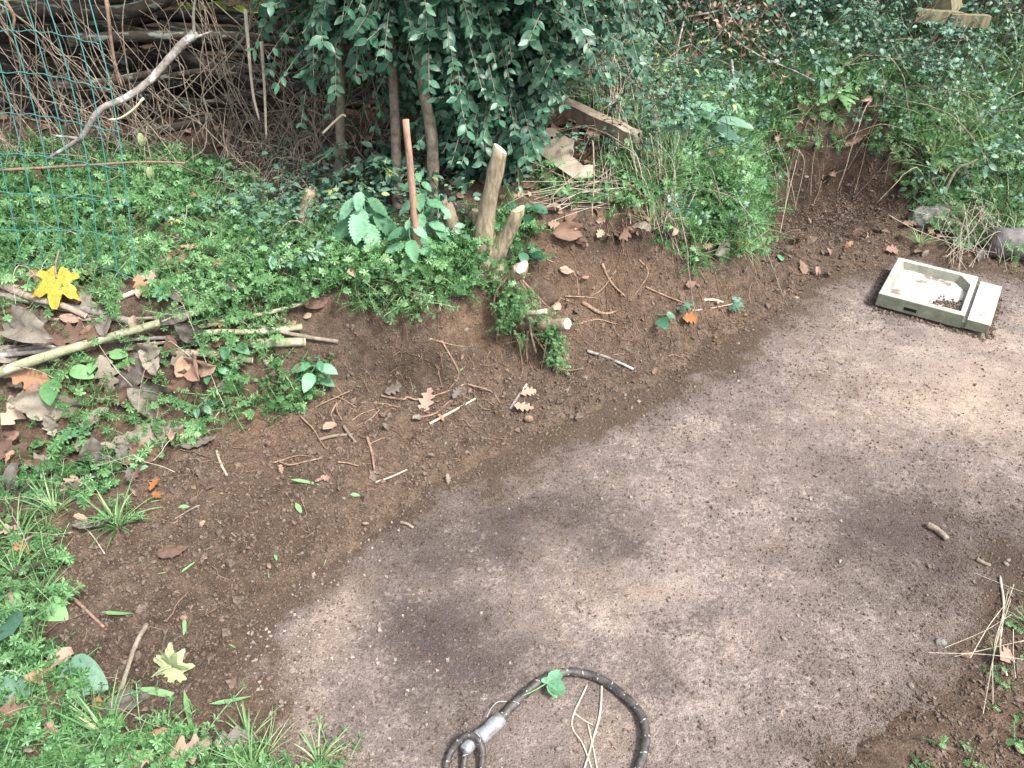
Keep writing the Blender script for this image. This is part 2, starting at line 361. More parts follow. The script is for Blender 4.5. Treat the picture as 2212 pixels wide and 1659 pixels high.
def slab_mat():
    m, t, b = new_mat('dusty_concrete', .9, .25); v = coords(t); d = attr(t)
    n1 = noise(t, v, 5, 5, .65); n2 = noise(t, v, 60, 5, .7); n3 = noise(t, v, 260, 3, .7)
    n4 = noise(t, v, 105, 4, .65); n5 = noise(t, v, 2.3, 3)
    pale = ramp(t, [(.3, (.235, .19, .17)), (.5, (.295, .243, .22)), (.7, (.38, .325, .288))], n1)
    agg = mix(t, 1., ramp(t, [(.3, (.55, .53, .52)), (.5, (1, 1, 1)), (.7, (1.3, 1.27, 1.2))], n3), ramp(t, [(.33, (.38, .36, .35)), (.47, (1, 1, 1)), (.66, (1.22, 1.2, 1.16))], n4), 'MULTIPLY')
    pale = mix(t, ramp(t, [(.55, (0, 0, 0)), (.75, (.4, .4, .4))], n5), pale, (.36, .29, .215))
    pale = mix(t, .55, pale, agg, 'MULTIPLY')
    dirt_and_sun = ramp(t, [(.3, (.10, .079, .069)), (.7, (.25, .206, .185))], n2)
    dirt_and_sun = mix(t, .95, dirt_and_sun, agg, 'MULTIPLY')
    mm = t.nodes.new('ShaderNodeMath'); mm.operation = 'MULTIPLY_ADD'; t.links.new(n2, mm.inputs[0]); mm.inputs[1].default_value = 1.7; mm.inputs[2].default_value = -.85-.75+.0
    m3 = t.nodes.new('ShaderNodeMath'); m3.operation = 'MULTIPLY_ADD'; t.links.new(n4, m3.inputs[0]); m3.inputs[1].default_value = 1.5; t.links.new(mm.outputs[0], m3.inputs[2])
    ad = t.nodes.new('ShaderNodeMath'); ad.operation = 'ADD'; t.links.new(d, ad.inputs[0]); t.links.new(m3.outputs[0], ad.inputs[1])
    hf = t.nodes.new('ShaderNodeMath'); hf.operation = 'MULTIPLY'; hf.inputs[1].default_value = .5; t.links.new(ad.outputs[0], hf.inputs[0])
    f = ramp(t, [(.17, (0, 0, 0)), (.33, (1, 1, 1))], hf.outputs[0]); f2 = ramp(t, [(.42, (0, 0, 0)), (.56, (1, 1, 1))], hf.outputs[0])
    # ramp position domain 0..1: shift so half cover sits mid range
    c = mix(t, f2, mix(t, f, pale, dirt_and_sun), mix(t, .8, mix(t, n2, (.045, .032, .024), (.14, .10, .072)), agg, 'MULTIPLY'))
    st = attr(t, 'stain_and_sun'); sa = t.nodes.new('ShaderNodeMath'); sa.operation = 'MULTIPLY_ADD'; t.links.new(n4, sa.inputs[0]); sa.inputs[1].default_value = .9; t.links.new(st, sa.inputs[2])
    sb_ = t.nodes.new('ShaderNodeMath'); sb_.operation = 'MULTIPLY_ADD'; t.links.new(n2, sb_.inputs[0]); sb_.inputs[1].default_value = .7; t.links.new(sa.outputs[0], sb_.inputs[2]); sc2 = t.nodes.new('ShaderNodeMath'); sc2.operation = 'SUBTRACT'; t.links.new(sb_.outputs[0], sc2.inputs[0]); sc2.inputs[1].default_value = .8
    c = mix(t, 1., c, ramp(t, [(0, (1.2, 1.15, 1.04)), (.32, (1, 1, 1)), (.62, (.58, .56, .57)), (1, (.38, .37, .40))], sc2.outputs[0]), 'MULTIPLY')
    t.links.new(c, b.inputs['Base Color']); aa = t.nodes.new('ShaderNodeMath'); aa.operation = 'ADD'; t.links.new(n3, aa.inputs[0]); t.links.new(n4, aa.inputs[1]); bump(t, b, aa.outputs[0], 1., .009); return m
M = {}
M['soil'] = soil_mat(); M['slab'] = slab_mat()
M['crumb'] = bark_mat('soil_crumbs', (.036, .026, .019), (.18, .132, .099), sc=120)
M['grit'] = bark_mat('grit', (.09, .07, .06), (.30, .255, .215), sc=90)
M['weed'] = leaf_mat('weed_leaf', [(0, (.05, .12, .045)), (.4, (.11, .255, .095)), (.75, (.20, .39, .16)), (1, (.33, .50, .27))], .45, .3)
M['dark_leaf'] = leaf_mat('shrub_leaf', [(0, (.012, .05, .03)), (.5, (.028, .10, .055)), (1, (.085, .205, .12))], .42, .12, .45)
M['ivy'] = leaf_mat('ivy_leaf', [(0, (.018, .055, .035)), (.5, (.06, .14, .09)), (.93, (.16, .28, .195)), (1, (.30, .33, .10))], .45, .15, .4)
M['grass'] = leaf_mat('grass_blade', [(0, (.07, .16, .055)), (.6, (.17, .33, .13)), (1, (.40, .44, .24))], .5, .3)
M['nettle'] = leaf_mat('nettle_leaf', [(0, (.055, .165, .08)), (.5, (.115, .275, .145)), (1, (.20, .39, .25))], .5, .25, .35)
M['lime_leaf'] = leaf_mat('sunlit_leaf', [(0, (.12, .25, .02)), (1, (.45, .6, .06))], .5, .5)
M['dead'] = leaf_mat('dead_leaf', [(0, (.10, .06, .045)), (.3, (.17, .105, .075)), (.55, (.28, .18, .135)), (.85, (.40, .30, .235)), (1, (.30, .15, .075))], .7, .12, .3, mottle=.6, objrand=True)
M['grey_leaf'] = leaf_mat('old_grey_leaf', [(0, (.055, .048, .040)), (.5, (.125, .11, .092)), (1, (.21, .185, .145))], .55, .05, .4, mottle=.7, objrand=True)
M['yellow'] = leaf_mat('yellow_leaf', [(0, (.36, .26, .03)), (1, (.48, .35, .05))], .5, .15, .4, mottle=.6)
M['orange'] = leaf_mat('orange_leaf', [(0, (.24, .095, .035)), (1, (.34, .15, .06))], .6, .1, .3, mottle=.7)
M['litter'] = leaf_mat('leaf_litter', [(0, (.07, .045, .03)), (.5, (.2, .13, .09)), (1, (.38, .28, .2))], .75, .05, .2)
M['straw'] = bark_mat('dry_stem', (.24, .20, .15), (.47, .415, .33), sc=60)
M['greystem'] = bark_mat('grey_stem', (.075, .06, .046), (.32, .265, .205), sc=60)
M['root'] = bark_mat('fine_root', (.11, .07, .047), (.29, .195, .135), sc=80)
M['pilewood'] = bark_mat('old_branch_bark', (.014, .011, .009), (.055, .043, .033), (.12, .14, .12), sc=26, stretch=(1, 3, 3))
M['greywood'] = bark_mat('grey_branch_bark', (.085, .072, .062), (.27, .245, .225), (.36, .36, .34), sc=45)
M['greenpole'] = bark_mat('green_pole_bark', (.14, .15, .085), (.30, .30, .19), (.38, .37, .28), sc=55, st=.25)
M['brownpole'] = bark_mat('brown_pole_bark', (.11, .085, .065), (.30, .25, .19), sc=50)
M['stump'] = bark_mat('stump_bark', (.10, .08, .052), (.34, .285, .195), (.11, .12, .05), sc=30, stretch=(2.5, 2.5, .7), st=.9)
M['cutwood'] = bark_mat('cut_wood', (.34, .28, .185), (.55, .48, .34), sc=120, st=.2)
M['stake'] = bark_mat('stake_wood', (.20, .115, .08), (.40, .25, .185), (.16, .11, .08), sc=35, st=.5, stretch=(3, 3, .6))
M['plank'] = bark_mat('weathered_plank', (.13, .10, .075), (.31, .255, .19), sc=30, st=.4, stretch=(1, 1, 1))
M['panel'] = bark_mat('broken_panel', (.25, .205, .145), (.44, .385, .31), (.22, .21, .19), sc=14, st=.3)
M['log'] = bark_mat('mottled_log_bark', (.045, .04, .038), (.19, .175, .17), (.30, .29, .27), sc=16)
M['post'] = bark_mat('mossy_post_wood', (.09, .08, .045), (.22, .19, .115), sc=25, stretch=(3, 3, .6))
M['fringe'] = bark_mat('stone', (.08, .08, .074), (.24, .24, .21), sc=20)

# ------------------------------------------------------------------ ground and paved yard
def axis(lo, hi, st, far):
    a = list(np.arange(lo, hi+1e-6, st)); d = st
    while a[-1] < far: d *= 1.35; a.append(a[-1]+d)
    d = st; b = []
    x = lo
    while x > -far: d *= 1.35; x -= d; b.append(x)
    return np.array(b[::-1]+a)
def sheet(xs, ys, zf):
    X, Y = np.meshgrid(xs, ys); Z = zf(X, Y); nx = len(xs)
    i = np.arange(len(ys)-1)[:, None]*nx; j = np.arange(nx-1)[None]
    return np.stack([X, Y, Z], -1).reshape(-1, 3), np.stack([i+j, i+j+1, i+nx+j+1, i+nx+j], -1).reshape(-1, 4)
V, F = sheet(axis(-2.3, 2.7, .009, 70), axis(.55, 4.2, .009, 70), T)
def wet(x, y):
    u, v = proj(np.stack([x, y, T(x, y, 0)], -1)); m = .5+.25*fbm(x, y, 3, 3, 33)
    for cx, cy, rx, ry, a in ((1810, 430, 170, 130, .55), (1340, 520, 90, 40, .55), (900, 790, 110, 40, .2), (300, 1480, 260, 200, .22), (1020, 700, 110, 50, -.45), (560, 920, 90, 60, -.4), (1300, 780, 200, 60, .1), (700, 960, 120, 60, -.15)):
        m = m+a*np.exp(-((u-cx)/rx)**2-((v-cy)/ry)**2)
    return np.clip(m, 0, 1)
obj('ground', MB().add(V, [F], wet(V[:, 0], V[:, 1])), M['soil'], kind='structure')
def dirt_and_sun(x, y):
    q = slab_s(x, y); u, v = proj(np.stack([x, y, np.zeros_like(x)], -1))
    d = .56+.16*fbm(x, y, 2.3, 4, 40)+.16*fbm(x, y, 9, 4, 44)+.20*fbm(x, y, 30, 2, 45)
    q = q+.13*fbm(x, y, 5, 4, 46)+.07*fbm(x, y, 22, 3, 47)
    d = d+1.0*np.exp(np.minimum(q, 0)/.05)+.15*np.exp(np.minimum(q, 0)/.25)
    for cx, cy, rx, ry, a in ((1430, 1290, 190, 95, -.16), (720, 1330, 110, 90, -.2), (620, 1560, 130, 120, -.2), (2120, 830, 260, 110, -.2), (1950, 740, 260, 60, -.12), (1500, 1480, 90, 110, -.16), (960, 1390, 130, 110, .20), (1980, 1150, 240, 120, .16), (1180, 1140, 250, 110, .14), (1720, 1330, 120, 80, .1), (860, 1500, 80, 80, -.16)):  # far right paling is painted sunlight on the yard; the rest is dirt cover
        d = d+a*np.exp(-((u-cx)/rx)**2-((v-cy)/ry)**2)
    return d
V, F = sheet(np.arange(-.9, 4.3, .012), np.arange(.1, 3.3, .012), lambda x, y: fbm(x, y, 12, 2, 50)*.0015)
def stain_and_sun(x, y):
    u, v = proj(np.stack([x, y, np.zeros_like(x)], -1)); u = u+110*fbm(x, y, 7, 4, 52); v = v+80*fbm(x, y, 7, 4, 53); m = .3+.10*fbm(x, y, 4, 3, 54)+.14*fbm(x, y, 20, 3, 55)
    for cx, cy, rx, ry, a in ((960, 1390, 120, 110, .45), (1990, 1160, 260, 110, .35), (1120, 1120, 220, 55, .4), (1340, 1190, 70, 28, .45), (1540, 1340, 90, 35, .4), (1480, 1480, 60, 60, .3), (860, 1180, 160, 50, .25), (1180, 1440, 150, 60, .2), (720, 1330, 100, 100, -.3), (620, 1560, 130, 120, -.3), (1420, 1300, 170, 90, -.18), (2130, 850, 280, 120, -.35), (1330, 1560, 80, 90, -.2)):  # far right lightening is painted sunlight; the rest are stains and pale crust
        m = m+a*np.exp(-((u-cx)/rx)**2-((v-cy)/ry)**2)
    return np.clip(m, 0, 1)
yard = obj('paved_yard', MB().add(V, [F], np.clip(dirt_and_sun(V[:, 0], V[:, 1]), 0, 2)), M['slab'], kind='structure')
a_ = yard.data.attributes.new('stain_and_sun', 'FLOAT', 'POINT'); a_.data.foreach_set('value', stain_and_sun(V[:, 0], V[:, 1]).astype(np.float32))

def region(polys, x, y, z):
    u, v = proj(np.stack([x, y, z], -1)); r = np.zeros(len(x), bool)
    for p in polys: r |= inpoly(u, v, p)
    return r
LEFT = [(-500, 320), (330, 330), (560, 400), (700, 470), (900, 500), (960, 640), (900, 690), (720, 650), (600, 720), (700, 800), (640, 900), (460, 890), (420, 980), (300, 1010), (290, 1150), (140, 1180), (140, 1400), (-500, 1400)]
LOWL = [(-500, 1400), (120, 1400), (190, 1540), (560, 1630), (740, 1655), (760, 1800), (-500, 1900)]
MIDW = [(930, 560), (1010, 480), (1110, 470), (1150, 520), (1110, 600), (1060, 640), (960, 640)]
BANK = [(1120, 390), (1240, 440), (1370, 450), (1440, 540), (1500, 580), (1640, 540), (1660, 400), (1720, 320), (1900, 325), (1960, 430), (1990, 490), (2212, 560), (2700, 600), (2700, -600), (1100, -600)]
LOWR = [(2140, 1420), (2215, 1260), (2500, 1200), (2500, 1900), (1850, 1900), (1960, 1640)]
SOILP = [(140, 1150), (420, 960), (640, 880), (720, 700), (930, 640), (1150, 560), (1180, 480), (1400, 460), (1650, 560), (1685, 400), (1710, 315), (1890, 320), (1930, 400), (1965, 480), (1960, 570), (1760, 620), (1640, 740), (1420, 850), (1070, 1000), (860, 1130), (500, 1340), (560, 1700), (130, 1500)]
def pts(n, x0, x1, y0, y1):
    x = rng.uniform(x0, x1, n); y = rng.uniform(y0, y1, n); return x, y
# soil crumbs, grit and root fibres
x, y = pts(230000, -1.6, 2.4, .6, 3.6); q = slab_s(x, y)+fbm(x, y, 4, 3, 8)*.07
keep = (q > -.02) & region([SOILP, LOWR], x, y, T(x, y)); keep |= (q > -.3) & (q < .06) & (rng.random(len(x)) < np.exp(np.minimum(q, 0)/.09))
x, y = x[keep][:80000], y[keep][:80000]; q = slab_s(x, y)
z = np.maximum(T(x, y), 0); mb = MB()
sz = np.clip(np.exp(rng.normal(-5.95, .5, len(x))), .0012, .014)*np.where(q < 0, .7, np.where(rng.random(len(x)) < .012, 2.6, 1))
idx = rng.integers(0, 5, len(x))
for k in range(5):
    s_ = idx == k; mb.scatter(lump(k), np.stack([x, y, z+sz*.2], -1)[s_], rand_rot(s_.sum()), sz[s_], np.clip(rng.uniform(0, .9, s_.sum())+.42-wet(x[s_], y[s_])*.85, 0, 1))
obj('soil_crumbs', mb, M['crumb'], kind='stuff', label='loose brown soil crumbs strewn over the dug bank and yard edge', cat='soil', smooth=False)
x, y = pts(150000, -.7, 2.6, .6, 3.0); q = slab_s(x, y); keep = (q < -.01) & (rng.random(len(x)) < np.clip(dirt_and_sun(x, y), .03, 1)**1.5*.9); x, y = x[keep], y[keep]; mb = MB()
sz = np.clip(np.exp(rng.normal(-6.25, .4, len(x))), .0008, .005)
for k in range(4):
    s_ = rng.integers(0, 4, len(x)) == k; mb.scatter(lump(k), np.stack([x, y, sz*.3], -1)[s_], rand_rot(s_.sum()), sz[s_], rng.uniform(0, 1, s_.sum()))
obj('grit', mb, M['crumb'], kind='stuff', label='fine dark soil grit scattered over the pale paved yard', cat='grit', smooth=False)
x, y = pts(9000, -1., .9, .6, 2.2); q = slab_s(x, y); u, v = proj(np.stack([x, y, 0*x], -1))
keep = (q < .02) & (rng.random(len(x)) < np.clip(np.exp(-((u-640)/170)**2-((v-1480)/260)**2)+.05, 0, 1)); x, y = x[keep], y[keep]; mb = MB()
sz = np.clip(np.exp(rng.normal(-5.6, .4, len(x))), .0015, .009); mb.scatter(lump(9), np.stack([x, y, sz*.25], -1), rand_rot(len(x)), sz, rng.uniform(.2, 1, len(x)))
obj('pebbles', mb, M['grit'], kind='stuff', label='small pale pebbles bedded in the yard surface at lower left', cat='pebbles', smooth=False)
x, y = pts(14000, -1.3, 2.0, .8, 3.5); keep = region([SOILP], x, y, T(x, y)) & (slab_s(x, y) > .03) & (rng.random(len(x)) < .18+.82*sm(-.25, .05, foot_s(x, y))); x, y = x[keep][:3800], y[keep][:3000]; x = x[:3000]; mb = MB()
for i in range(len(x)):
    az = rng.uniform(0, 2*pi); l = rng.uniform(.008, .035) if i % 9 else rng.uniform(.04, .11)
    n_ = 4 if i % 9 else 6
    t_ = np.linspace(-.5, .5, n_); px_ = x[i]+np.cos(az)*l*t_+rng.normal(0, l*.06, n_); py_ = y[i]+np.sin(az)*l*t_+rng.normal(0, l*.06, n_)
    tube(mb, np.stack([px_, py_, surf(px_, py_)+rng.uniform(.001, .007)], -1), rng.uniform(.0005, .0011) if i % 9 else rng.uniform(.0008, .0016), 3, rng.uniform(0, 1), False)
obj('root_fibres', mb, M['root'], kind='stuff', label='hair thin tan root fibres sticking out of the dug soil', cat='roots')

# ------------------------------------------------------------------ ground cover
WT = [weed_plant(4, .085, .012, .5), weed_plant(5, .07, .0115, .6), weed_plant(3, .11, .015, .45, .7, 5), weed_plant(4, .06, .011, .65, 1.2, 5), weed_plant(3, .12, .017, .34, .5, 6, 5)]
def cover(name, tms, n, polys, box_, mat, label, cat, sc=(.7, 1.25), dens=None, lift=0., tilt=.25, cap=99999):
    x, y = pts(n, *box_); z = T(x, y); keep = region(polys, x, y, z)
    if dens is not None: keep &= rng.random(n) < dens(x, y)
    if polys[0] is BANK: keep &= ~region([[(1125, 265), (1300, 270), (1320, 400), (1210, 405), (1130, 330)], [(1110, 170), (1370, 280), (1370, 335), (1110, 235)]], x, y, z)
    x, y, z = x[keep][:cap], y[keep][:cap], z[keep][:cap]; N = unit(nrm(x, y)*.6+np.array([0, 0, .5])+rng.normal(0, tilt, (len(x), 3)))
    P = np.stack([x, y, z+lift*rng.random(len(x))], -1); R = yaw_on(N, rng.uniform(0, 2*pi, len(x))); s_ = rng.uniform(*sc, len(x)); idx = rng.integers(0, len(tms), len(x)); mb = MB()
    tone = fbm(x, y, 3, 2, 70)*.25
    for k, tm in enumerate(tms):
        m_ = idx == k; mb.scatter(tm, P[m_], R[m_], s_[m_], tone[m_]+rng.normal(0, .1, m_.sum()))
    return obj(name, mb, mat, kind='stuff', label=label, cat=cat)
nz_ = lambda f, th, sd, soft=.25: (lambda x, y: sm(th, th+soft, fbm(x, y, f, 3, sd)))
def dl(x, y):
    u, v = proj(np.stack([x, y, T(x, y)], -1)); d = .45+.55*sm(-.2, .3, fbm(x, y, 5, 2, 61))
    d = d*np.where((v > 640) & (v < 1020) & (u < 420), .35, 1.); d = d*np.where(v > 1020, .42, 1.); return d
cover('weeds', WT, 9000, [LEFT], (-2.6, .2, .9, 3.1), M['weed'], 'low bright green bedstraw covering the shelf behind the cut poles', 'ground cover', dens=dl, cap=2600)
cover('weeds', WT, 3000, [LOWL], (-1.6, 0, .5, 1.3), M['weed'], 'green weeds in the lower left corner of the yard', 'ground cover', sc=(.6, 1.1), dens=lambda x, y: .8+0*x, cap=520)
cover('weeds', WT, 2200, [MIDW], (-.5, .4, 1.8, 3.0), M['weed'], 'green weeds growing around the cut stump', 'ground cover', cap=260)
def db(x, y):
    u, v = proj(np.stack([x, y, T(x, y)], -1)); return np.clip(.3+.7*sm(100, 260, v)*(.35+.65*sm(-.3, .15, fbm(x, y, 2.6, 2, 62))), 0, 1)
cover('weeds', WT, 13000, [BANK], (-.2, 4.0, 2.2, 4.2), M['weed'], 'fresh green weeds covering the lower part of the far bank', 'ground cover', dens=db, cap=4600)
def rim(name, tms, n, x0, x1, mat, label, sc, f0=.75, f1=1.25):
    x = rng.uniform(x0, x1, n); f = rng.uniform(f0, f1, n); y = np.interp(x, FX, FY)+f*np.interp(x, PX, WF); z = T(x, y); N = unit(np.stack([rng.normal(0, .3, n), -.9+rng.normal(0, .3, n), .25+rng.normal(0, .3, n)], -1)); mb = MB(); idx = rng.integers(0, len(tms), n); R = yaw_on(N, rng.uniform(0, 6.3, n)); s_ = rng.uniform(*sc, n); P = np.stack([x, y-.01, z+.01], -1)
    for k, tm in enumerate(tms): m_ = idx == k; mb.scatter(tm, P[m_], R[m_], s_[m_], rng.normal(.05, .12, m_.sum()))
    obj(name, mb, M[mat], kind='stuff', label=label, cat='ground cover')
rim('weeds', WT, 190, -.95, -.1, 'weed', 'green weeds hanging over the rim of the cut soil left of the root ball', (.6, 1.1)); rim('weeds', WT, 70, .6, 1.05, 'weed', 'green weeds hanging over the rim left of the dug recess', (.5, 1.))
rim('weeds', WT, 240, 1.08, 1.95, 'weed', 'green weeds hanging over the top of the dug recess', (.5, 1.), 1.05, 2.3)
GT = [tuft(18, .13, .003), tuft(24, .17, .0034), tuft(14, .1, .0026)]
cover('grass', GT, 5000, [BANK], (-.2, 4.4, 2.2, 4.4), M['grass'], 'short grass blades growing through the weeds on the far bank', 'grass', dens=lambda x, y: db(x, y)*.9, cap=1300, sc=(.5, 1.0))
cover('grass', GT, 900, [LOWL, LEFT], (-1.8, 0, .5, 1.6), M['grass'], 'loose grass blades among the lower left weeds', 'grass', cap=70, sc=(.4, .75))
cover('grass', GT, 900, [LOWR], (.5, 2., .5, 1.6), M['grass'], 'grass and weeds in the lower right corner of the yard', 'grass', cap=50, sc=(.25, .45))
cover('weeds', WT, 1500, [LOWR], (.5, 2., .5, 1.6), M['weed'], 'small weeds in the lower right corner of the yard', 'ground cover', sc=(.3, .55), cap=80)
IT = [sprig(9, .16, .026), sprig(11, .2, .028), sprig(8, .12, .022), sprig(9, .2, .032, 'leaf'), sprig(9, .16, .026, 'leaf')]
def di(x, y):
    u, v = proj(np.stack([x, y, T(x, y)], -1)); return np.clip(1-.75*sm(170, 420, v), 0, 1)*(.45+.55*sm(-.25, .25, fbm(x, y, 2.4, 2, 66)))
cover('ivy', IT, 12000, [BANK], (-.2, 4.6, 2.3, 5.2), M['ivy'], 'dark ivy and bramble leaves covering the upper far bank', 'ivy', dens=di, lift=.17, tilt=.4, cap=3200)
SHR = [(560, 480), (720, 500), (1000, 560), (960, 400), (640, 380), (540, 440)]
cover('ivy', IT, 2200, [SHR, [(440, 520), (640, 440), (720, 560), (600, 600)]], (-1.4, .2, 2.0, 3.0), M['ivy'], 'dark ivy trailing over the ground under the shrub', 'ivy', lift=.05, cap=150, sc=(.7, 1.1))
LIT = [leaf(.05, .03, 4, 1, .8, .8, .5, .9, wr=.003), leaf(.06, .035, 4, 1, .8, .8, .3, -.7, wr=.003), leaf(.035, .02, 3, 1, .8, .8, .5, .8)]
x, y = pts(7000, -2.4, 4.2, 1.6, 4.6); z = T(x, y); keep = (foot_s(x, y) > .1) & ~region([SOILP], x, y, z) & (rng.random(len(x)) < .55); x, y, z = x[keep], y[keep], z[keep]; mb = MB()
N = unit(nrm(x, y)+rng.normal(0, .35, (len(x), 3))); R = yaw_on(N, rng.uniform(0, 6.3, len(x))); P = np.stack([x, y, z+.008], -1); idx = rng.integers(0, 3, len(x))
for k in range(3): mb.scatter(LIT[k], P[idx == k], R[idx == k], rng.uniform(.6, 1.2, (idx == k).sum()), rng.uniform(0, 1, (idx == k).sum()))
obj('leaf_litter', mb, M['litter'], kind='stuff', label='brown leaf litter lying under the plants of the bank', cat='leaf litter')

def stalks(polys, n, label, lmax, x0, x1, y0, y1):
    mb = MB(); x, y = pts(n*8, x0, x1, y0, y1); k_ = region(polys, x, y, T(x, y)); x, y = x[k_][:n], y[k_][:n]
    for i in range(len(x)):
        az = rng.uniform(0, 6.3); l = rng.uniform(.08, lmax); t_ = np.linspace(-.5, .5, 7); px_ = x[i]+np.cos(az)*l*t_+np.cumsum(rng.normal(0, l*.02, 7)); py_ = y[i]+np.sin(az)*l*t_*.7+np.cumsum(rng.normal(0, l*.02, 7))
        z_ = T(px_, py_)+rng.uniform(.01, .06)+rng.uniform(0, .10)*np.array([0, .4, .8, 1, .9, .6, .1])*rng.random(); tube(mb, np.stack([px_, py_, z_], -1), rng.uniform(.0005, .0011), 4, rng.random(), False)
    obj('dry_stalks', mb, M['greystem'] if lmax > .4 else M['straw'], kind='stuff', label=label, cat='dry stalks')
cover('grass', [tuft(16, .30, .0042), tuft(20, .24, .0036)], 700, [BANK], (-.2, 4.0, 2.2, 4.3), M['grass'], 'long arching grass on the far bank', 'grass', dens=lambda x, y: .5+.5*(fbm(x, y, 2, 2, 68) > 0), cap=95, sc=(.6, 1.2))
mb = MB(); x, y = pts(900, .2, 4., 2.8, 4.6); k_ = region([[(1240, -60), (2300, -60), (2300, 240), (1240, 300)]], x, y, T(x, y)); x, y = x[k_][:170], y[k_][:170]
for i in range(len(x)):
    z0 = float(T(x[i], y[i])); P = curve(wob([x[i], y[i], z0], [x[i]+rng.normal(0, .2), y[i]-rng.uniform(0, .15), z0+rng.uniform(.15, .5)], .08, 5), 4); tube(mb, P, np.linspace(.002, .001, len(P))*rng.uniform(.6, 1.2), 4, rng.random(), False)
obj('dry_stems', mb, M['greystem'], kind='stuff', label='thin dry stems standing among the ivy at the top of the far bank', cat='dry stems')
stalks([BANK], 420, 'thin grey bramble stalks threaded through the plants of the far bank', .5, -.2, 4., 2.2, 4.4)
stalks([BANK], 260, 'thin pale straw threaded through the plants of the far bank', .3, -.2, 4., 2.2, 4.0)
stalks([LEFT, LOWL], 110, 'thin pale straw lying among the weeds of the left shelf', .3, -2.2, .2, .7, 3.0)
# ------------------------------------------------------------------ shrub with its stems, twigs and leaves
shrub_at = G(885, 545)
shrub = thing('shrub', shrub_at, 'large dark green glossy leaved shrub hanging over the bank behind the wooden stake', 'shrub')
for p0, p1, mid, r0 in (((925, 520), (905, 120), 10, .022), ((850, 500), (845, 90), 0, .019), ((690, 470), (735, 270), 10, .022)):
    a = G(*p0, -.01); a = a+np.array([0, .12, 0]); b = A(*p1, a[1]+.05); c = (a+b)/2+np.array([mid*.002, .02, 0])
    tube_mb = MB(); P = curve([a, c, b, b+np.array([mid*.003, .05, .25])], 8); tube(tube_mb, P, np.linspace(r0, r0*.6, len(P)), 9, .12, rough=.08)
    obj('stem', tube_mb, M['brownpole'], shrub)
ELL = [((-.24, 2.78, 1.24), (.47, .40, .46), 720), ((-.06, 2.80, .84), (.20, .2, .32), 380), ((-.11, 2.78, .54), (.14, .12, .16), 130), ((-.50, 2.62, .60), (.12, .10, .09), 16), ((-.56, 2.75, 1.06), (.16, .22, .16), 60), ((.12, 2.85, 1.12), (.24, .3, .32), 130), ((-.44, 2.5, .46), (.10, .08, .06), 9)]
def zmin(x): return np.interp(x, [-.9, -.36, -.30, -.16, .02, .06, .12, .2], [.82, .60, .56, .36, .34, .50, .70, .8])
LV = [leaf(1., .50, 4, 1, .85, .85, .18, .35), leaf(1., .56, 4, 1, .9, .8, .25, .6), leaf(1., .44, 4, 1, .8, .9, .12, -.25)]
fol = MB(); twg = MB(); LP, LD, LN, LS, LR = [], [], [], [], []
for c, r, n in ELL:
    c = np.array(c); r = np.array(r)
    for k in range(n):
        q = unit(rng.normal(0, 1, 3)); q[1] -= .35; q = unit(q); p = c+r*q*rng.uniform(.45, .95)
        d = unit(np.array([q[0]*.9+rng.normal(0, .3), q[1]*.8-.15, rng.uniform(-.75, .6)])); l = rng.uniform(.14, .32)*(.7 if r[0] < .16 else 1)
        P = curve([p, p+d*l*.5+UP*.015, p+d*l-UP*l*rng.uniform(.0, .3)], 5); P[:, 2] = P[:, 2] if n < 20 else np.maximum(P[:, 2], zmin(P[:, 0])); tube(twg, P, np.linspace(.0022, .001, len(P)), 4, .6, False)
        low = n < 20; nn = int(l/.020); base = rng.uniform(.25, .6); big = rng.uniform(.024, .043)
        for i in range(nn):
            f = (i+.6)/nn*(len(P)-1.01); a = int(f); pp = P[a]+(P[a+1]-P[a])*(f-a); td = unit(P[a+1]-P[a])
            if not low and pp[2] < zmin(pp[0])+.03: break
            sd_ = unit(np.cross(td, UP+rng.normal(0, .3, 3)))
            for sgn in (1, -1):
                LP.append(pp); LD.append(td*.7+sd_*sgn*.8-UP*.25+rng.normal(0, .22, 3)); LN.append(UP*.6+np.array([0, -.45, 0])+q*np.array([1, 1, .3])*.5+rng.normal(0, .45, 3))
                LS.append(big*rng.uniform(.5, 1.3)); LR.append(np.clip(base+rng.normal(0, .15)+(.25 if i > nn-3 else 0), 0, 1))
LP, LD, LN, LS, LR = map(np.array, (LP, LD, LN, LS, LR)); idx = rng.integers(0, 3, len(LP)); RR = frames(LD, LN)
for k in range(3): fol.scatter(LV[k], LP[idx == k], RR[idx == k], LS[idx == k], LR[idx == k])
obj('foliage', fol, M['dark_leaf'], shrub); obj('twigs', twg, M['brownpole'], shrub)

# ------------------------------------------------------------------ hedge behind, brush pile
def leaf_cloud(n, ells, tms, size, upn=.8):
    mb = MB(); tot = sum(e[2] for e in ells)
    for c, r, wgt in ells:
        m = int(n*wgt/tot); q = unit(rng.normal(0, 1, (m, 3))); P = np.array(c)+np.array(r)*q*rng.uniform(.4, 1, (m, 1))**.5
        D = rng.normal(0, 1, (m, 3))-UP*.4; N = q*.6+UP*upn+rng.normal(0, .4, (m, 3)); idx = rng.integers(0, len(tms), m); R = frames(D, N); s_ = size*rng.uniform(.6, 1.2, m); tone = np.clip(.45+.4*fbm(P[:, 0]*1., P[:, 2]+P[:, 1], 4, 2, 80)+rng.normal(0, .15, m), 0, 1)
        for k in range(len(tms)): mb.scatter(tms[k], P[idx == k], R[idx == k], s_[idx == k], tone[idx == k])
    return mb
hd = thing('hedge', (-1.6, 4.4, float(T(-1.6, 4.4))), 'sunlit yellow green hedge showing through gaps behind the stacked branches, with unseen shade canopy above', 'hedge')
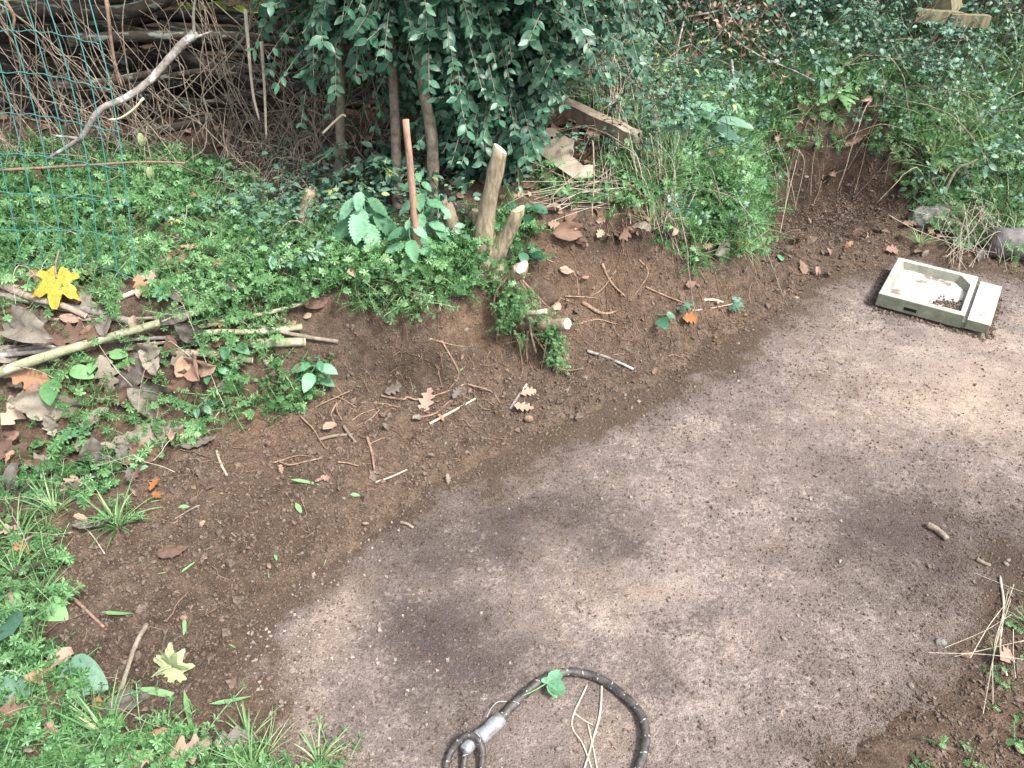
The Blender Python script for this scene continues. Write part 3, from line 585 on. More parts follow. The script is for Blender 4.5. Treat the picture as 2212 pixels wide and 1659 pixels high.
obj('foliage', leaf_cloud(7200, [((-2.3, 4.5, 1.1), (1., .35, .8), 1), ((-.9, 4.5, 1.15), (.9, .35, .8), 1), ((-1.5, 3.3, 1.75), (1.1, .75, .28), 3.2)], LV, .075), M['lime_leaf'], hd)  # third, overhead cluster is an unseen canopy added to shade the brush pile
tm_ = MB()
for k in range(7): tube(tm_, wob([-3+.45*k, 4.45, .3], [-3+.45*k+rng.normal(0, .1), 4.5, 1.7], .08), .02, 6, .3)
obj('stems', tm_, M['brownpole'], hd)
for k in range(64):
    lay = k/64; zc = .33+1.0*lay+rng.normal(0, .03); yc = 3.12+.5*rng.random()+.1*lay; L = rng.uniform(1.2, 2.6); xc = rng.uniform(-2.4, -.55)
    tl = rng.normal(0, .07); a = np.array([xc-L/2, yc+rng.normal(0, .12), zc-L/2*tl]); b = np.array([xc+L/2, yc+rng.normal(0, .12), zc+L/2*tl])
    zg = float(T(xc, yc)); a[2] = max(a[2], zg-.02); b[2] = max(b[2], zg-.02); r0 = rng.choice([.009, .013, .02, .028, .036], p=[.2, .25, .25, .2, .1])
    P = curve(wob(a, b, .10, 7), 4); mb = tube(MB(), P, np.linspace(r0, r0*.6, len(P)), 8, rng.uniform(.1, .6), rough=.1)
    obj('branch', mb, M['pilewood'], label='dark old branch lying sideways in the brush pile behind the wire mesh', cat='branch', group='branches stacked in the brush pile')
for k, (q, Y0) in enumerate([([(150, 88), (330, 78), (560, 82), (720, 110)], 3.02), ([(180, 300), (330, 285), (480, 250)], 2.95), ([(100, 190), (250, 175), (360, 150)], 3.0), ([(480, 215), (600, 195), (720, 180)], 2.98), ([(560, 330), (690, 345), (830, 300)], 2.9)]):
    P = curve([A(*p, Y0) for p in q], 8); obj('branch', tube(MB(), P, np.linspace(.022, .013, len(P)), 8, .95, rough=.1), M['pilewood'], label=['thick pale bark branch highest at the front of the brush pile', 'pale lichened branch lowest in the brush pile behind the wire mesh', 'straight mossy branch behind the upper part of the wire mesh', 'mossy branch pointing at the left edge of the shrub', 'crooked low branch reaching under the shrub'][k], cat='branch', group='branches stacked in the brush pile')
# long grey branch leaning over the mesh
lb = A(200, 250, 2.55); tb = thing('leaning_branch', A(100, 345, 2.45), 'long pale grey branch leaning up diagonally beside the wire mesh', 'branch')
P = curve([A(100, 345, 2.5), A(165, 305, 2.5), A(182, 290, 2.5), A(216, 238, 2.52), A(270, 212, 2.56), A(320, 178, 2.6), A(365, 128, 2.64), A(395, 95, 2.66), A(425, 70, 2.68)], 6)
obj('limb', tube(MB(), P, np.interp(np.linspace(0, 1, len(P)), [0, .2, .5, 1], [.005, .009, .011, .015]), 9, .6, rough=.08), M['greywood'], tb)
for q in ([(172, 300), (145, 296), (112, 292)], [(178, 296), (170, 310), (166, 326)], [(410, 85), (430, 78), (458, 68)], [(420, 75), (418, 30), (425, -20)]):
    P = curve([A(*p, 2.52 if p[0] < 300 else 2.67) for p in q], 5); obj('side_twig', tube(MB(), P, np.linspace(.006, .003, len(P)), 6, .7), M['greywood'], tb)
for q, lab in (([(310, 212), (290, 235), (260, 255), (235, 259)], 'small white peeled twig hanging below the long grey branch'), ([(697, 288), (720, 265), (740, 248), (747, 252)], 'white bare twig left of the shrub')):
    P = curve([A(*p, 2.5) for p in q], 5); obj('white_twig', tube(MB(), P, np.linspace(.0045, .003, len(P)), 6, .95), M['cutwood'], label=lab, cat='twig')
# thicket of dry stems
mb = MB()
for k in range(270):
    x0 = rng.uniform(-2.3, -.35); y0 = rng.uniform(2.62, 3.1); z0 = float(T(x0, y0)); h = rng.uniform(.25, .95) if k % 3 else rng.uniform(.1, .35)
    if k % 6 == 0: top = np.array([x0+rng.normal(0, .45), y0+rng.normal(0, .08), z0+rng.uniform(.05, .5)])
    else: top = np.array([x0+rng.normal(-.03, .27), y0+rng.normal(0, .08), z0+h])
    P = curve(wob([x0, y0, z0], top, .10, 6), 4); tube(mb, P, np.linspace(.0024, .0012, len(P))*rng.uniform(.6, 1.3), 4, rng.uniform(0, 1), False)
obj('dry_stems', mb, M['greystem'], kind='stuff', label='tangle of thin dry bramble stems in front of the brush pile', cat='dry stems')
mb = MB()
for k in range(300):
    p = G(rng.uniform(500, 720), rng.uniform(300, 470)); az = rng.normal(0, .6)-pi/2; l = rng.uniform(.05, .16); d = np.array([cos(az), sin(az)*.4, -.1])
    a = p+UP*rng.uniform(.0, .10); P = curve([a, a+d*l*.5+UP*.02, a+d*l-UP*.03], 4); tube(mb, P, .0011, 3, rng.uniform(0, .7), False)
obj('dry_grass', mb, M['straw'], kind='stuff', label='matted dry brown grass between the brush pile and the shrub', cat='dry grass')
for q, lab, mt in (([(230, 0), (245, 120), (265, 190)], 'reddish brown stem hanging down behind the long grey branch', 'root'), ([(10, 0), (30, 35), (28, 68)], 'orange dead stem in the top left corner', 'root'), ([(0, 368-0), (170, 358), (310, 350), (400, 352)], 'thin red bramble cane lying across the dry stems', 'root'), ([(530, 20), (545, 190), (560, 260)], 'tall straight tan stem left of the shrub', 'straw'), ([(565, 90), (572, 200), (575, 300)], 'second tan stem between the brush pile and the shrub', 'straw')):
    P = curve([A(*p, 2.58) for p in q], 6); obj('withered_cane', tube(MB(), P, np.linspace(.006, .0035, len(P)), 6, .6, rough=.06), M[mt], label=lab, cat='stem')

# ------------------------------------------------------------------ welded wire mesh leaning at the left
wire_m, wt, wb = new_mat('green_wire_coating', .45, .5); wb.inputs['Base Color'].default_value = (.04, .18, .17, 1)
bl = G(302, 640); wm = thing('wire_mesh_fence', bl, 'green plastic coated welded wire mesh leaning in front of the brush pile', 'wire mesh')
tops = np.linspace(0, 1, 24)
def mesh_pt(cx, h):                                  # cx columns to the left of the right edge, h metres up
    x = bl[0]-.062*cx+.05*sin(h*3)-.012*h*cx*.25; y = bl[1]+.012*cx+.03*sin(cx*.5)+.16*h+.05*h*h
    return np.array([x, y, float(T(x, y, 0))+.02+h])
for c in range(14):
    h0 = {0: .03, 1: .0, 2: .02}.get(c, .02)
    P = np.array([mesh_pt(c+.06*sin(7*h+c), h) for h in np.linspace(h0, 1.25, 26)])
    obj('vertical_wire', tube(MB(), P, .0015, 6, .5), wire_m, wm)
for k in range(12):
    h = .03+.102*k; cx = np.linspace(0, 13.4, 60)
    P = np.array([mesh_pt(c, h+.0022*sin(2*pi*c)+.006*sin(c*.7+k)) for c in cx]); P[:, 1] -= .0024
    obj('cross_wire', tube(MB(), P, .0013, 5, .5), wire_m, wm)

# ------------------------------------------------------------------ stake, stumps
def stick(q, rad, mat, name, label, cat, group=None, ends=None, lift=.01, n=8, rough=.05, cutend=None, tone=.5):
    P = np.array([G(p[0], p[1], lift if len(p) < 3 else p[2])+UP*(lift if len(p) < 3 else p[2])*0 for p in q]); P = curve(P, 7) if len(P) > 2 else wob(P[0], P[1], rad*.7, 9)
    r = np.interp(np.linspace(0, 1, len(P)), np.linspace(0, 1, len(np.atleast_1d(rad))), np.atleast_1d(rad)) if np.ndim(rad) else np.full(len(P), rad)
    if cutend:
        t = thing(name, P.mean(0)*[1, 1, 0]+[0, 0, P[:, 2].min()], label, cat, group); obj('pole', tube(MB(), P, r, n, tone, rough=rough), M[mat], t)
        for e in cutend:
            d = unit(P[-1]-P[-2]) if e else unit(P[0]-P[1]); p = P[-1] if e else P[0]; rr = (r[-1] if e else r[0])*.97
            obj('cut_end', tube(MB(), [p-d*.001, p+d*.0022], rr, 14, .8), M['cutwood'], t)
        return t
    return obj(name, tube(MB(), P, r, n, tone, rough=rough), M[mat], None, label, cat, group)
sb = G(905, 575); st_ = A(876, 258, sb[1]+.03)
P = wob(sb-UP*.03, st_, .006, 12); obj('wooden_stake', tube(MB(), P, np.linspace(.0115, .0095, 12), 10, .5, rough=.07), M['stake'], label='straight reddish peeled wooden stake standing in front of the shrub', cat='stake')
def cut_stem(par, base, top, r0, r1, bend=0., slant=.5, name='stem'):
    b = np.asarray(base); t = np.asarray(top); m = (b+t)/2+np.array([bend, 0, 0])
    P = curve([b, m, t], 8); r = np.linspace(r0, r1, len(P))*(1+.10*np.sin(np.linspace(0, 9, len(P)))); mb = tube(MB(), P, r, 12, .6, rough=.07)
    V = mb.V[0]; n = 12; ring = V[(len(P)-1)*n:len(P)*n]; ring += (ring-P[-1])[:, :1]*np.array([[0, 0, -slant]]); V[-1] = ring.mean(0)
    s = obj(name, mb, M['stump'], par); c = MB(); cc = ring.mean(0); rg = cc+(ring-cc)*.93+np.array([0, -.0005, .0016]); j = np.arange(n)
    c.add(np.concatenate([rg, rg.mean(0)[None]+[0, 0, .0008]]), [np.stack([j, (j+1) % n, np.full(n, n)], -1)], .7); obj('cut_face', c, M['cutwood'], s)
    return s
b0 = G(1050, 548); sm_ = thing('cut_stump', b0, 'pale multi stemmed stump sawn off beside the shrub', 'stump')
cut_stem(sm_, b0+[-.02, .0, -.02], A(1081, 322, b0[1]+.0), .036, .020, -.006, .55)
cut_stem(sm_, b0+[.015, -.01, -.02], A(1122, 452, b0[1]-.03), .034, .018, .006, -.9)
cut_stem(sm_, A(1032, 540, b0[1]+.06), A(1027, 455, b0[1]+.06), .018, .013, .003, .3)
obj('root_flare', tube(MB(), curve([b0+[0, 0, -.07], b0+[-.005, 0, .0], b0+[-.002, 0, .07]], 5), np.linspace(.068, .038, 11), 12, .4, rough=.10), M['stump'], sm_)
p0 = G(978, 520); p1 = A(966, 440, p0[1]+.02); ps = thing('broken_stump', p0, 'short splintered stump left of the pale multi stemmed stump', 'stump')
P = curve([p0-UP*.03, (p0+p1)/2+[.004, 0, 0], p1], 6); obj('stem', tube(MB(), P, np.linspace(.030, .018, len(P)), 10, .35, rough=.12), M['stump'], ps)
spl = MB()
for k in range(7): a = rng.uniform(0, 6.3); q = p1+np.array([cos(a)*.010, sin(a)*.010, -.01]); tube(spl, [q, q+UP*rng.uniform(.015, .035)+rng.normal(0, .003, 3)], [.005, .001], 4, .5)
obj('splinters', spl, M['stump'], ps)
p0 = G(650, 520); p1 = A(672, 410, p0[1]+.03); ms = thing('mossy_stump', p0, 'slanting brown stump with a mossy top left of the nettles', 'stump')
obj('stem', tube(MB(), curve([p0-UP*.03, (p0+p1)/2-[.004, 0, 0], p1], 6), np.linspace(.026, .019, 13), 10, .3, rough=.08), M['stump'], ms)
ml = MB(); c_ = p1*.75+p0*.25; m_ = 160; q = unit(rng.normal(0, 1, (m_, 3))); ml.scatter(kite(.5), c_+q*np.array([.02, .02, .04]), frames(q+rng.normal(0, .5, (m_, 3)), rng.normal(0, 1, (m_, 3))), rng.uniform(.008, .014, m_), rng.uniform(0, .6, m_)); obj('moss', ml, M['weed'], ms)

# dug out root ball with sawn stubs
rb0 = G(1150, 790); rb = thing('root_ball', rb0, 'dug out root ball with sawn stubs and weeds left standing in the soil cut', 'root ball')
def blob(mb, c, r, seed, amp=.25, nu=22, nv=14):
    th, ph = np.meshgrid(np.linspace(0, 2*pi, nu, endpoint=False), np.linspace(.02, pi-.02, nv)); d = np.stack([np.sin(ph)*np.cos(th), np.sin(ph)*np.sin(th), np.cos(ph)], -1)
    k = 1+amp*fbm(d[..., 0]*1.3+d[..., 2]+seed, d[..., 1]*1.3-d[..., 2]*.7, 1.6, 4, seed); V = (np.array(c)+d*np.array(r)*k[..., None]).reshape(-1, 3)
    i = np.arange(nv-1)[:, None]*nu; j = np.arange(nu)[None]; mb.add(V, [np.stack([i+j, i+nu+j, i+nu+(j+1) % nu, i+(j+1) % nu], -1).reshape(-1, 4)], .5); return V
em = MB(); EC = []
yb = rb0[1]+.03
for (px, py, dy, r) in ((1105, 640, .06, (.055, .07, .06)), (1098, 690, .04, (.04, .05, .07)), (1130, 690, .05, (.075, .06, .05)), (1112, 740, .02, (.028, .035, .06)), (1195, 745, .03, (.026, .04, .075)), (1160, 680, .05, (.07, .06, .03)), (1155, 640, .12, (.08, .06, .06))):
    c = A(px, py, yb+dy); EC.append((c, r)); blob(em, c, r, len(EC)+3)
obj('earth', em, M['soil'], rb)
sg = cut_stem(rb, A(1085, 622, yb+.05), A(1128, 578, yb-.02), .024, .021, 0, -.8, 'stub')
sg = cut_stem(rb, A(1160, 702, yb+.02), A(1226, 700, yb-.05), .022, .019, 0, 0, 'stub')
q0, q1 = A(1112, 676, yb-.02), A(1182, 672, yb-.03); bm_ = MB(); tube(bm_, wob(q0, q1, .004, 8), .009, 6, .8, rough=.3); obj('bark_strip', bm_, M['straw'], rb)
rts = MB()
for q in ([(1118, 720), (1124, 760), (1130, 800)], [(1150, 720), (1185, 770), (1200, 800)], [(1180, 735), (1175, 770), (1168, 800)], [(1140, 715), (1137, 750), (1140, 785)], [(1195, 790), (1225, 800), (1262, 795)], [(1110, 660), (1080, 700), (1072, 740)], [(1120, 600), (1150, 650), (1165, 690)], [(1128, 605), (1160, 640), (1190, 668)], [(1105, 590), (1072, 630), (1068, 680), (1085, 720)]):
    P = curve([A(*p, yb-.02-.0002*(p[1]-700)) for p in q], 5); tube(rts, P, np.linspace(.004, .0015, len(P)), 5, rng.uniform(.2, .9), rough=.1)
for k in range(60):
    c, r = EC[rng.integers(0, len(EC))]; a = c+np.array(r)*unit(rng.normal(0, 1, 3)); P = curve([a, a+rng.normal(0, .02, 3)-UP*.02, a+rng.normal(0, .03, 3)-UP*.05], 4); tube(rts, P, .0011, 3, rng.uniform(0, 1), False)
obj('roots', rts, M['root'], rb)
P = curve([A(1143, 685, yb-.04), A(1148, 725, yb-.045), A(1158, 763, yb-.04)], 5); obj('dead_root', tube(MB(), P, np.linspace(.005, .004, len(P)), 6, .2), M['brownpole'], rb)
wd_ = MB()
for (px0, px1, py0, py1, n_) in ((1068, 1100, 620, 700, 26), (1105, 1150, 610, 660, 16), (1090, 1180, 665, 705, 26), (1180, 1216, 705, 790, 34), (1110, 1130, 720, 760, 5), (1196, 1225, 775, 800, 6)):
    P = np.array([A(rng.uniform(px0, px1), rng.uniform(py0, py1), yb-.02+rng.uniform(-.03, .02)) for _ in range(n_)]); N = unit(np.array([[0, -1., .3]])+rng.normal(0, .4, (n_, 3)))
    for k in range(5):
        m_ = rng.integers(0, 5, n_) == k; wd_.scatter(WT[k], P[m_], yaw_on(N[m_], rng.uniform(0, 6.3, m_.sum())), rng.uniform(.35, .6, m_.sum()), rng.normal(.1, .12, m_.sum()))
obj('weeds', wd_, M['weed'], rb)

# ------------------------------------------------------------------ boards on the bank
def slab_on_plane(mb, pix, p0, n, th, hole=None):
    n = unit(np.array(n, float)); o = np.array([0, 0, CAM_H]); V = []
    for p in pix:
        d = ray(*p); t = ((p0-o)*n).sum()/(d*n).sum(); V.append(o+d*t)
    V = np.array(V); m = len(V); W = np.concatenate([V, V-n*th]); j = np.arange(m); k = (j+1) % m
    mb.add(W, [np.stack([j, j+m, k+m, k], -1)], .5); return V, V-n*th
import bmesh
def poly_mesh(name, top, bot, mat, parent):
    bm = bmesh.new(); a = [bm.verts.new(v-np.array(parent.location)) for v in top]; b = [bm.verts.new(v-np.array(parent.location)) for v in bot]; n = len(a)
    bm.faces.new(a); bm.faces.new(b[::-1])
    for i in range(n): bm.faces.new((a[i], b[i], b[(i+1) % n], a[(i+1) % n]))
    bmesh.ops.triangulate(bm, faces=[f for f in bm.faces if len(f.verts) > 4]); bmesh.ops.recalc_face_normals(bm, faces=bm.faces)
    me = bpy.data.meshes.new(name); bm.to_mesh(me); bm.free(); at = me.attributes.new('rnd', 'FLOAT', 'POINT'); at.data.foreach_set('value', np.full(len(me.vertices), .6, np.float32))
    me.materials.append(mat); o = bpy.data.objects.new(name, me); COL.objects.link(o); o.parent = parent; return o
z3 = lambda x, y: (995+x*.275, y*.275)
pc = H(1232, 372, .07)
PIX = [z3(*p) for p in ((540, 1145), (590, 1075), (650, 1008), (700, 1004), (745, 1012), (775, 1045), (810, 1062), (850, 1085), (888, 1092), (880, 1130), (882, 1188), (850, 1200), (870, 1225), (920, 1262), (960, 1300), (1010, 1292), (1045, 1300), (1042, 1345), (1060, 1382), (1000, 1395), (930, 1420), (880, 1395), (780, 1325), (660, 1235))]
pn = thing('broken_board', pc, 'pale broken wooden panel with a square hole propped on the bank', 'panel')
tp, bt = slab_on_plane(MB(), PIX, pc, (-.25, -.85, .62), .022); poly_mesh('board', tp, bt, M['panel'], pn)
hm, ht, hb = new_mat('hole_shade', .9, .1); hb.inputs['Base Color'].default_value = (.015, .012, .01, 1)
hp = [z3(*p) for p in ((706, 1072), (726, 1070), (728, 1090), (708, 1092))]; nn_ = unit(np.array((-.25, -.85, .62))); tp, bt = slab_on_plane(MB(), hp, pc+nn_*.0015, (-.25, -.85, .62), .012); poly_mesh('hole', tp, bt, hm, pn)  # solid dark plate on the board face, painting the shade inside the hole
def beam(a, b, wdt, hgt, mat, label, name='plank', cat='plank', par=None):
    d = unit(b-a); y = unit(np.cross(UP, d)); z = np.cross(d, y); L = np.linalg.norm(b-a); mb = MB(); n = 14; V = []
    for i in range(n+1):
        c = a+d*L*i/n+rng.normal(0, .0012, 3)
        for sy, sz in ((-1, -1), (1, -1), (1, 1), (-1, 1)): V.append(c+y*sy*wdt/2+z*sz*hgt/2)
    i = np.arange(n)[:, None]*4; j = np.arange(4)[None]; F = np.stack([i+j, i+(j+1) % 4, i+4+(j+1) % 4, i+4+j], -1).reshape(-1, 4)
    mb.add(V, [F, np.array([[3, 2, 1, 0], [4*n, 4*n+1, 4*n+2, 4*n+3]])], .55); return obj(name, mb, M[mat], par, label if par is None else None, cat if par is None else None, smooth=False)
beam(H(1122, 184, .26), H(1375, 300, .15), .055, .045, 'plank', 'weathered square timber lying slanted above the broken panel')
beam(H(1215, 112, .16), H(1345, 218, .10), .05, .035, 'plank', 'narrow weathered timber half hidden behind the dry grass on the bank')
pt = thing('wooden_post_and_rail', A(2045, 40, 3.95), 'weathered wooden post with a split rail on top of the bank', 'fence post')
a = A(2043, 40, 3.95); b = A(2035, -60, 4.0); beam(a, b, .16, .10, 'post', '', 'post', par=pt)
beam(A(1975, 32, 3.86), A(2075, 38, 3.86), .05, .05, 'post', '', 'rail', par=pt); beam(A(2050, 42, 3.84), A(2135, 46, 3.82), .04, .05, 'post', '', 'rail', par=pt)

# ------------------------------------------------------------------ concrete tray
cm, ct, cb = new_mat('mossy_concrete', .85, .3); v = coords(ct); n1 = noise(ct, v, 18, 5, .65); n2 = noise(ct, v, 160, 3); geo = ct.nodes.new('ShaderNodeNewGeometry')
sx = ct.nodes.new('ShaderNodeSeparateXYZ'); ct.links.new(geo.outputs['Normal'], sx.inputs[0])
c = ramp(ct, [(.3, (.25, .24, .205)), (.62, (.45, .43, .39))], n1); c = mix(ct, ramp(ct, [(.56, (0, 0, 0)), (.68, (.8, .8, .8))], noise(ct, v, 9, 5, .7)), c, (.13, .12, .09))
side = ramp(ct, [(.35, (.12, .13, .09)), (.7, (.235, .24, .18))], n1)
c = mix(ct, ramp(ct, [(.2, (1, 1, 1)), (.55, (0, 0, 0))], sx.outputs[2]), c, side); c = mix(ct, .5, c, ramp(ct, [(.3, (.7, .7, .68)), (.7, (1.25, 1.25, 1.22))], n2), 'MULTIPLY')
ct.links.new(c, cb.inputs['Base Color']); bump(ct, cb, n2, .4, .003)
ang = math.atan2(-.55, .835); tr0 = np.array([1.395, 2.545, .006]); tray = thing('concrete_tray', tr0, 'square mossy concrete tray with a chamfered basin lying on the yard', 'concrete tray')
tray.rotation_euler = (0, 0, ang)
def tray_part(name, rings, mat, cap=None):           # rings of (polygon, z) lofted, in tray space
    mb = MB(); n = len(rings[0][0]); V = np.concatenate([np.array([(x, y, z) for x, y in p]) for p, z in rings]); j = np.arange(n); k = (j+1) % n
    F = [np.stack([i*n+j, i*n+k, (i+1)*n+k, (i+1)*n+j], -1) for i in range(len(rings)-1)]; mb.add(V, F, .6)
    if cap is not None:
        cc = V[cap*n:(cap+1)*n].mean(0); mb.add(np.concatenate([V[cap*n:(cap+1)*n], cc[None]]), [np.stack([j, k, np.full(n, n)], -1)], .6)
    me = mb.mesh(name, (0, 0, 0), False); me.materials.append(mat); o = bpy.data.objects.new(name, me); COL.objects.link(o); o.parent = tray; return o
W_, D_, H_ = .30, .345, .062
out = [(0, 0), (W_, 0), (W_, D_*.5), (W_, D_), (0, D_)]; oi = [(.003, .003), (W_-.003, .003), (W_-.003, D_*.5), (W_-.003, D_-.003), (.003, D_-.003)]
inn = [(.024, .024), (W_-.018, .024), (W_-.018, D_-.085), (W_-.06, D_-.024), (.024, D_-.024)]; inb = [(.034, .034), (W_-.026, .034), (W_-.026, D_-.092), (W_-.068, D_-.034), (.034, D_-.034)]
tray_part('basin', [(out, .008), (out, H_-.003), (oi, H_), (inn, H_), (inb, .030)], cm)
sand_m = bark_mat('sandy_silt', (.28, .24, .21), (.58, .54, .49), (.16, .125, .105), sc=22)
fl = MB(); xs_, ys_ = np.linspace(.03, W_-.024, 26), np.linspace(.03, D_-.03, 30); V, F = sheet(xs_, ys_, lambda x, y: .030+.003*fbm(x, y, 30, 3, 91)+.014*np.exp(-((x-.23)/.06)**2-((y-.06)/.06)**2))
cx_ = V[F].mean(1); okf = ~((cx_[:, 0] > W_-.065) & (cx_[:, 1] > D_-.09) & ((cx_[:, 0]-(W_-.065))/.04+(cx_[:, 1]-(D_-.09))/.06 > 1))
fl.add(V, [F[okf]], .6); me = fl.mesh('silt'); me.materials.append(sand_m); o = bpy.data.objects.new('silt', me); COL.objects.link(o); o.parent = tray
dk = MB(); m_ = 260; P = np.stack([rng.normal(.235, .022, m_).clip(.04, W_-.03), rng.normal(.07, .03, m_).clip(.04, .3), np.full(m_, .046)], -1); P[:, 2] -= .008*rng.random(m_); dk.scatter(lump(3), P, rand_rot(m_), rng.uniform(.003, .007, m_), rng.uniform(0, .6, m_)); me = dk.mesh('soil_heap'); me.materials.append(M['crumb']); o = bpy.data.objects.new('soil_heap', me); o['kind'] = 'stuff'; COL.objects.link(o); o.parent = tray
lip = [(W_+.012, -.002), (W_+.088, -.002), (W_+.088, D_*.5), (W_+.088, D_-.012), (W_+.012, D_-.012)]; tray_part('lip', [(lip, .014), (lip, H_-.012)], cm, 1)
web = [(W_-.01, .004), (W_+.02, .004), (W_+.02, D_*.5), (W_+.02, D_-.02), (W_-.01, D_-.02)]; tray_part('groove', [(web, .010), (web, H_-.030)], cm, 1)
nb = MB(); box(nb, np.array([[1, 0, 0, .10], [0, 1, 0, -.0012], [0, 0, 1, .020]]), .045, .004, .012, .2); me = nb.mesh('slot_shade', smooth=False); me.materials.append(hm); o = bpy.data.objects.new('slot_shade', me); COL.objects.link(o); o.parent = tray  # dark strip on the front face, painting the shade of a small hole

for o in tray.children:
    if o.name.split('.')[0] in ('basin', 'lip'): bv = o.modifiers.new('bevel', 'BEVEL'); bv.width = .003; bv.segments = 2
m_ = 1500; sd4 = rng.integers(0, 4, m_); tt = rng.random(m_); of = -np.abs(rng.normal(0, .012, m_)); TW = W_+.088
lx = np.select([sd4 == 0, sd4 == 1, sd4 == 2], [tt*TW, tt*TW, of], TW-of); ly = np.select([sd4 == 0, sd4 == 1], [of, D_-of], tt*D_)
P = np.stack([tr0[0]+lx*cos(ang)-ly*sin(ang), tr0[1]+lx*sin(ang)+ly*cos(ang), np.full(m_, .002)], -1)
obj('soil_crumbs', MB().scatter(lump(2), P, rand_rot(m_), np.clip(np.exp(rng.normal(-5.9, .5, m_)), .001, .009), rng.random(m_)), M['crumb'], kind='stuff', label='soil crumbs gathered against the base of the concrete tray', cat='soil', smooth=False)
# ------------------------------------------------------------------ hose on the yard
hom, ht_, hob = new_mat('black_rubber_hose', .55, .4); v = coords(ht_); nzz = noise(ht_, v, 70, 4); r_ = attr(ht_)
c = ramp(ht_, [(.35, (.022, .021, .021)), (.7, (.085, .075, .066))], nzz); c = mix(ht_, ramp(ht_, [(.8, (0, 0, 0)), (.9, (1, 1, 1))], r_), c, (.36, .34, .31)); ht_.links.new(c, hob.inputs['Base Color']); bump(ht_, hob, nzz, .3, .002)
fm_, ft_, fb_ = new_mat('worn_grey_metal', .5, .5); v = coords(ft_); nzz = noise(ft_, v, 60, 4); ft_.links.new(ramp(ft_, [(.35, (.15, .155, .16)), (.7, (.36, .37, .38))], nzz), fb_.inputs['Base Color']); fb_.inputs['Metallic'].default_value = .3; bump(ft_, fb_, nzz, .3, .002)
zh = lambda x, y, h: G(885+x*.275, 1383+y*.275, h)*[1, 1, 0]+[0, 0, h]
HZ = .010
hose = thing('hose', zh(575, 735, 0), 'black rubber hose with white flecks and grey sleeve on the pale yard', 'hose')
def marked(P, r, n, step=.035, seedr=.5):
    mb = MB(); tube(mb, P, r, n, .4, rough=.03); m = len(P); R = np.full(len(mb.V[0]), .4); s = np.concatenate([[0], np.cumsum(np.linalg.norm(np.diff(P, axis=0), axis=1))])
    for i in range(m):
        ph = s[i]/step
        for j in range(n):
            if (ph-j/n*.55) % 1 < .10 and ((ph*1.7+j*.37) % 1) < .62: R[i*n+j] = 1.
    mb.R = [R]; return mb
P = curve([zh(*p, HZ) for p in ((700, 640), (760, 570), (850, 480), (950, 390), (1060, 312), (1180, 268), (1300, 258), (1430, 280), (1560, 345), (1680, 440), (1780, 540), (1838, 650), (1852, 770), (1838, 880), (1800, 1005), (1740, 1150))], 22)
P[:, 2] = HZ+.004*np.sin(np.linspace(0, 6, len(P)))**2
obj('pipe', marked(P, .0095, 14), hom, hose)
for a, b, r in (((545, 770), (720, 608), .0155), ((425, 880), (560, 740), .0135)):
    p0, p1 = zh(*a, .015), zh(*b, .015); P = wob(p0, p1, .0005, 14); rr = np.full(14, r); rr[0] *= .9; rr[-1] *= .9; rr[5] *= .93; obj('sleeve', tube(MB(), P, rr, 18, .5, rough=.015), fm_, hose)
LQ = [(285, 1010, .006), (290, 960, .008), (330, 870, .012), (395, 785, .030), (465, 745, .036), (535, 785, .036), (572, 870, .024), (562, 1005, .008), (545, 1130, .007)]
P = curve([zh(*p) for p in LQ], 14); obj('loop', marked(P, .0068, 12, .025), hom, hose)
P = curve([zh(*p) for p in ((440, 860, .020), (432, 930, .014), (420, 1010, .008), (415, 1120, .007))], 14); obj('pipe', marked(P, .0065, 12, .025), hom, hose)
wire = curve([zh(*p) for p in ((605, 612, .016), (640, 540, .02), (690, 490, .022), (760, 482, .02))], 8); obj('wire', tube(MB(), wire, .0012, 5), fm_, hose)

# ------------------------------------------------------------------ cut poles and sticks
G1 = 'cut poles heaped on the left shelf'
stick([(-60, 826, .06), (60, 783, .07), (180, 745, .075), (300, 710, .07), (400, 682, .055), (488, 655, .03)], (.0165, .009), 'greenpole', 'cut_pole', 'long pale green pole lying topmost across the heap of cut poles', 'pole', G1, lift=.05)
stick([(370, 760, .03), (450, 765, .03), (545, 778, .025)], (.012, .0105), 'brownpole', 'cut_pole', 'thick tan pole end lying low beside the curled grey leaf', 'pole', G1, cutend=[1], tone=.8)
stick([(395, 722, .04), (470, 717, .04), (560, 716, .035), (652, 706, .03)], (.0085, .0105), 'greenpole', 'cut_pole', 'slim green pole with a blunt pale tip above the sawn pole', 'pole', G1, tone=.8)
stick([(540, 742, .02), (600, 740, .02), (657, 738, .02)], (.015, .0145), 'greenpole', 'cut_pole', 'short thick green pole sawn clean with its round white end showing', 'pole', G1, cutend=[1], tone=.3)
stick([(540, 700, .035), (600, 715, .04), (665, 728, .03), (730, 738, .015)], (.006, .007), 'brownpole', 'cut_pole', 'dark thin stick crossing over the sawn pole ends', 'pole', G1, tone=.15)
stick([(-40, 595, .03), (60, 640, .03), (140, 662, .03), (185, 683, .025)], (.0125, .009), 'brownpole', 'cut_pole', 'grey brown pole end pointing right just under the yellow leaf', 'pole', G1, cutend=[1], tone=.7)
stick([(-40, 630, .02), (90, 655, .02), (190, 670, .02), (290, 697, .01)], (.010, .012), 'greywood', 'cut_pole', 'rough grey lichened pole running below the yellow leaf', 'pole', G1, tone=.3)
stick([(20, 643, .01), (150, 672, .01), (290, 700, .01)], (.004, .004), 'greenpole', 'cut_pole', 'thin pale stick beside the rough grey lichened pole', 'pole', G1, tone=.9)
stick([(-60, 775, .03), (100, 757, .03), (250, 735, .03), (400, 728, .02)], (.008, .006), 'greywood', 'cut_pole', 'long dark grey pole passing under the topmost green pole', 'pole', G1, tone=.1)
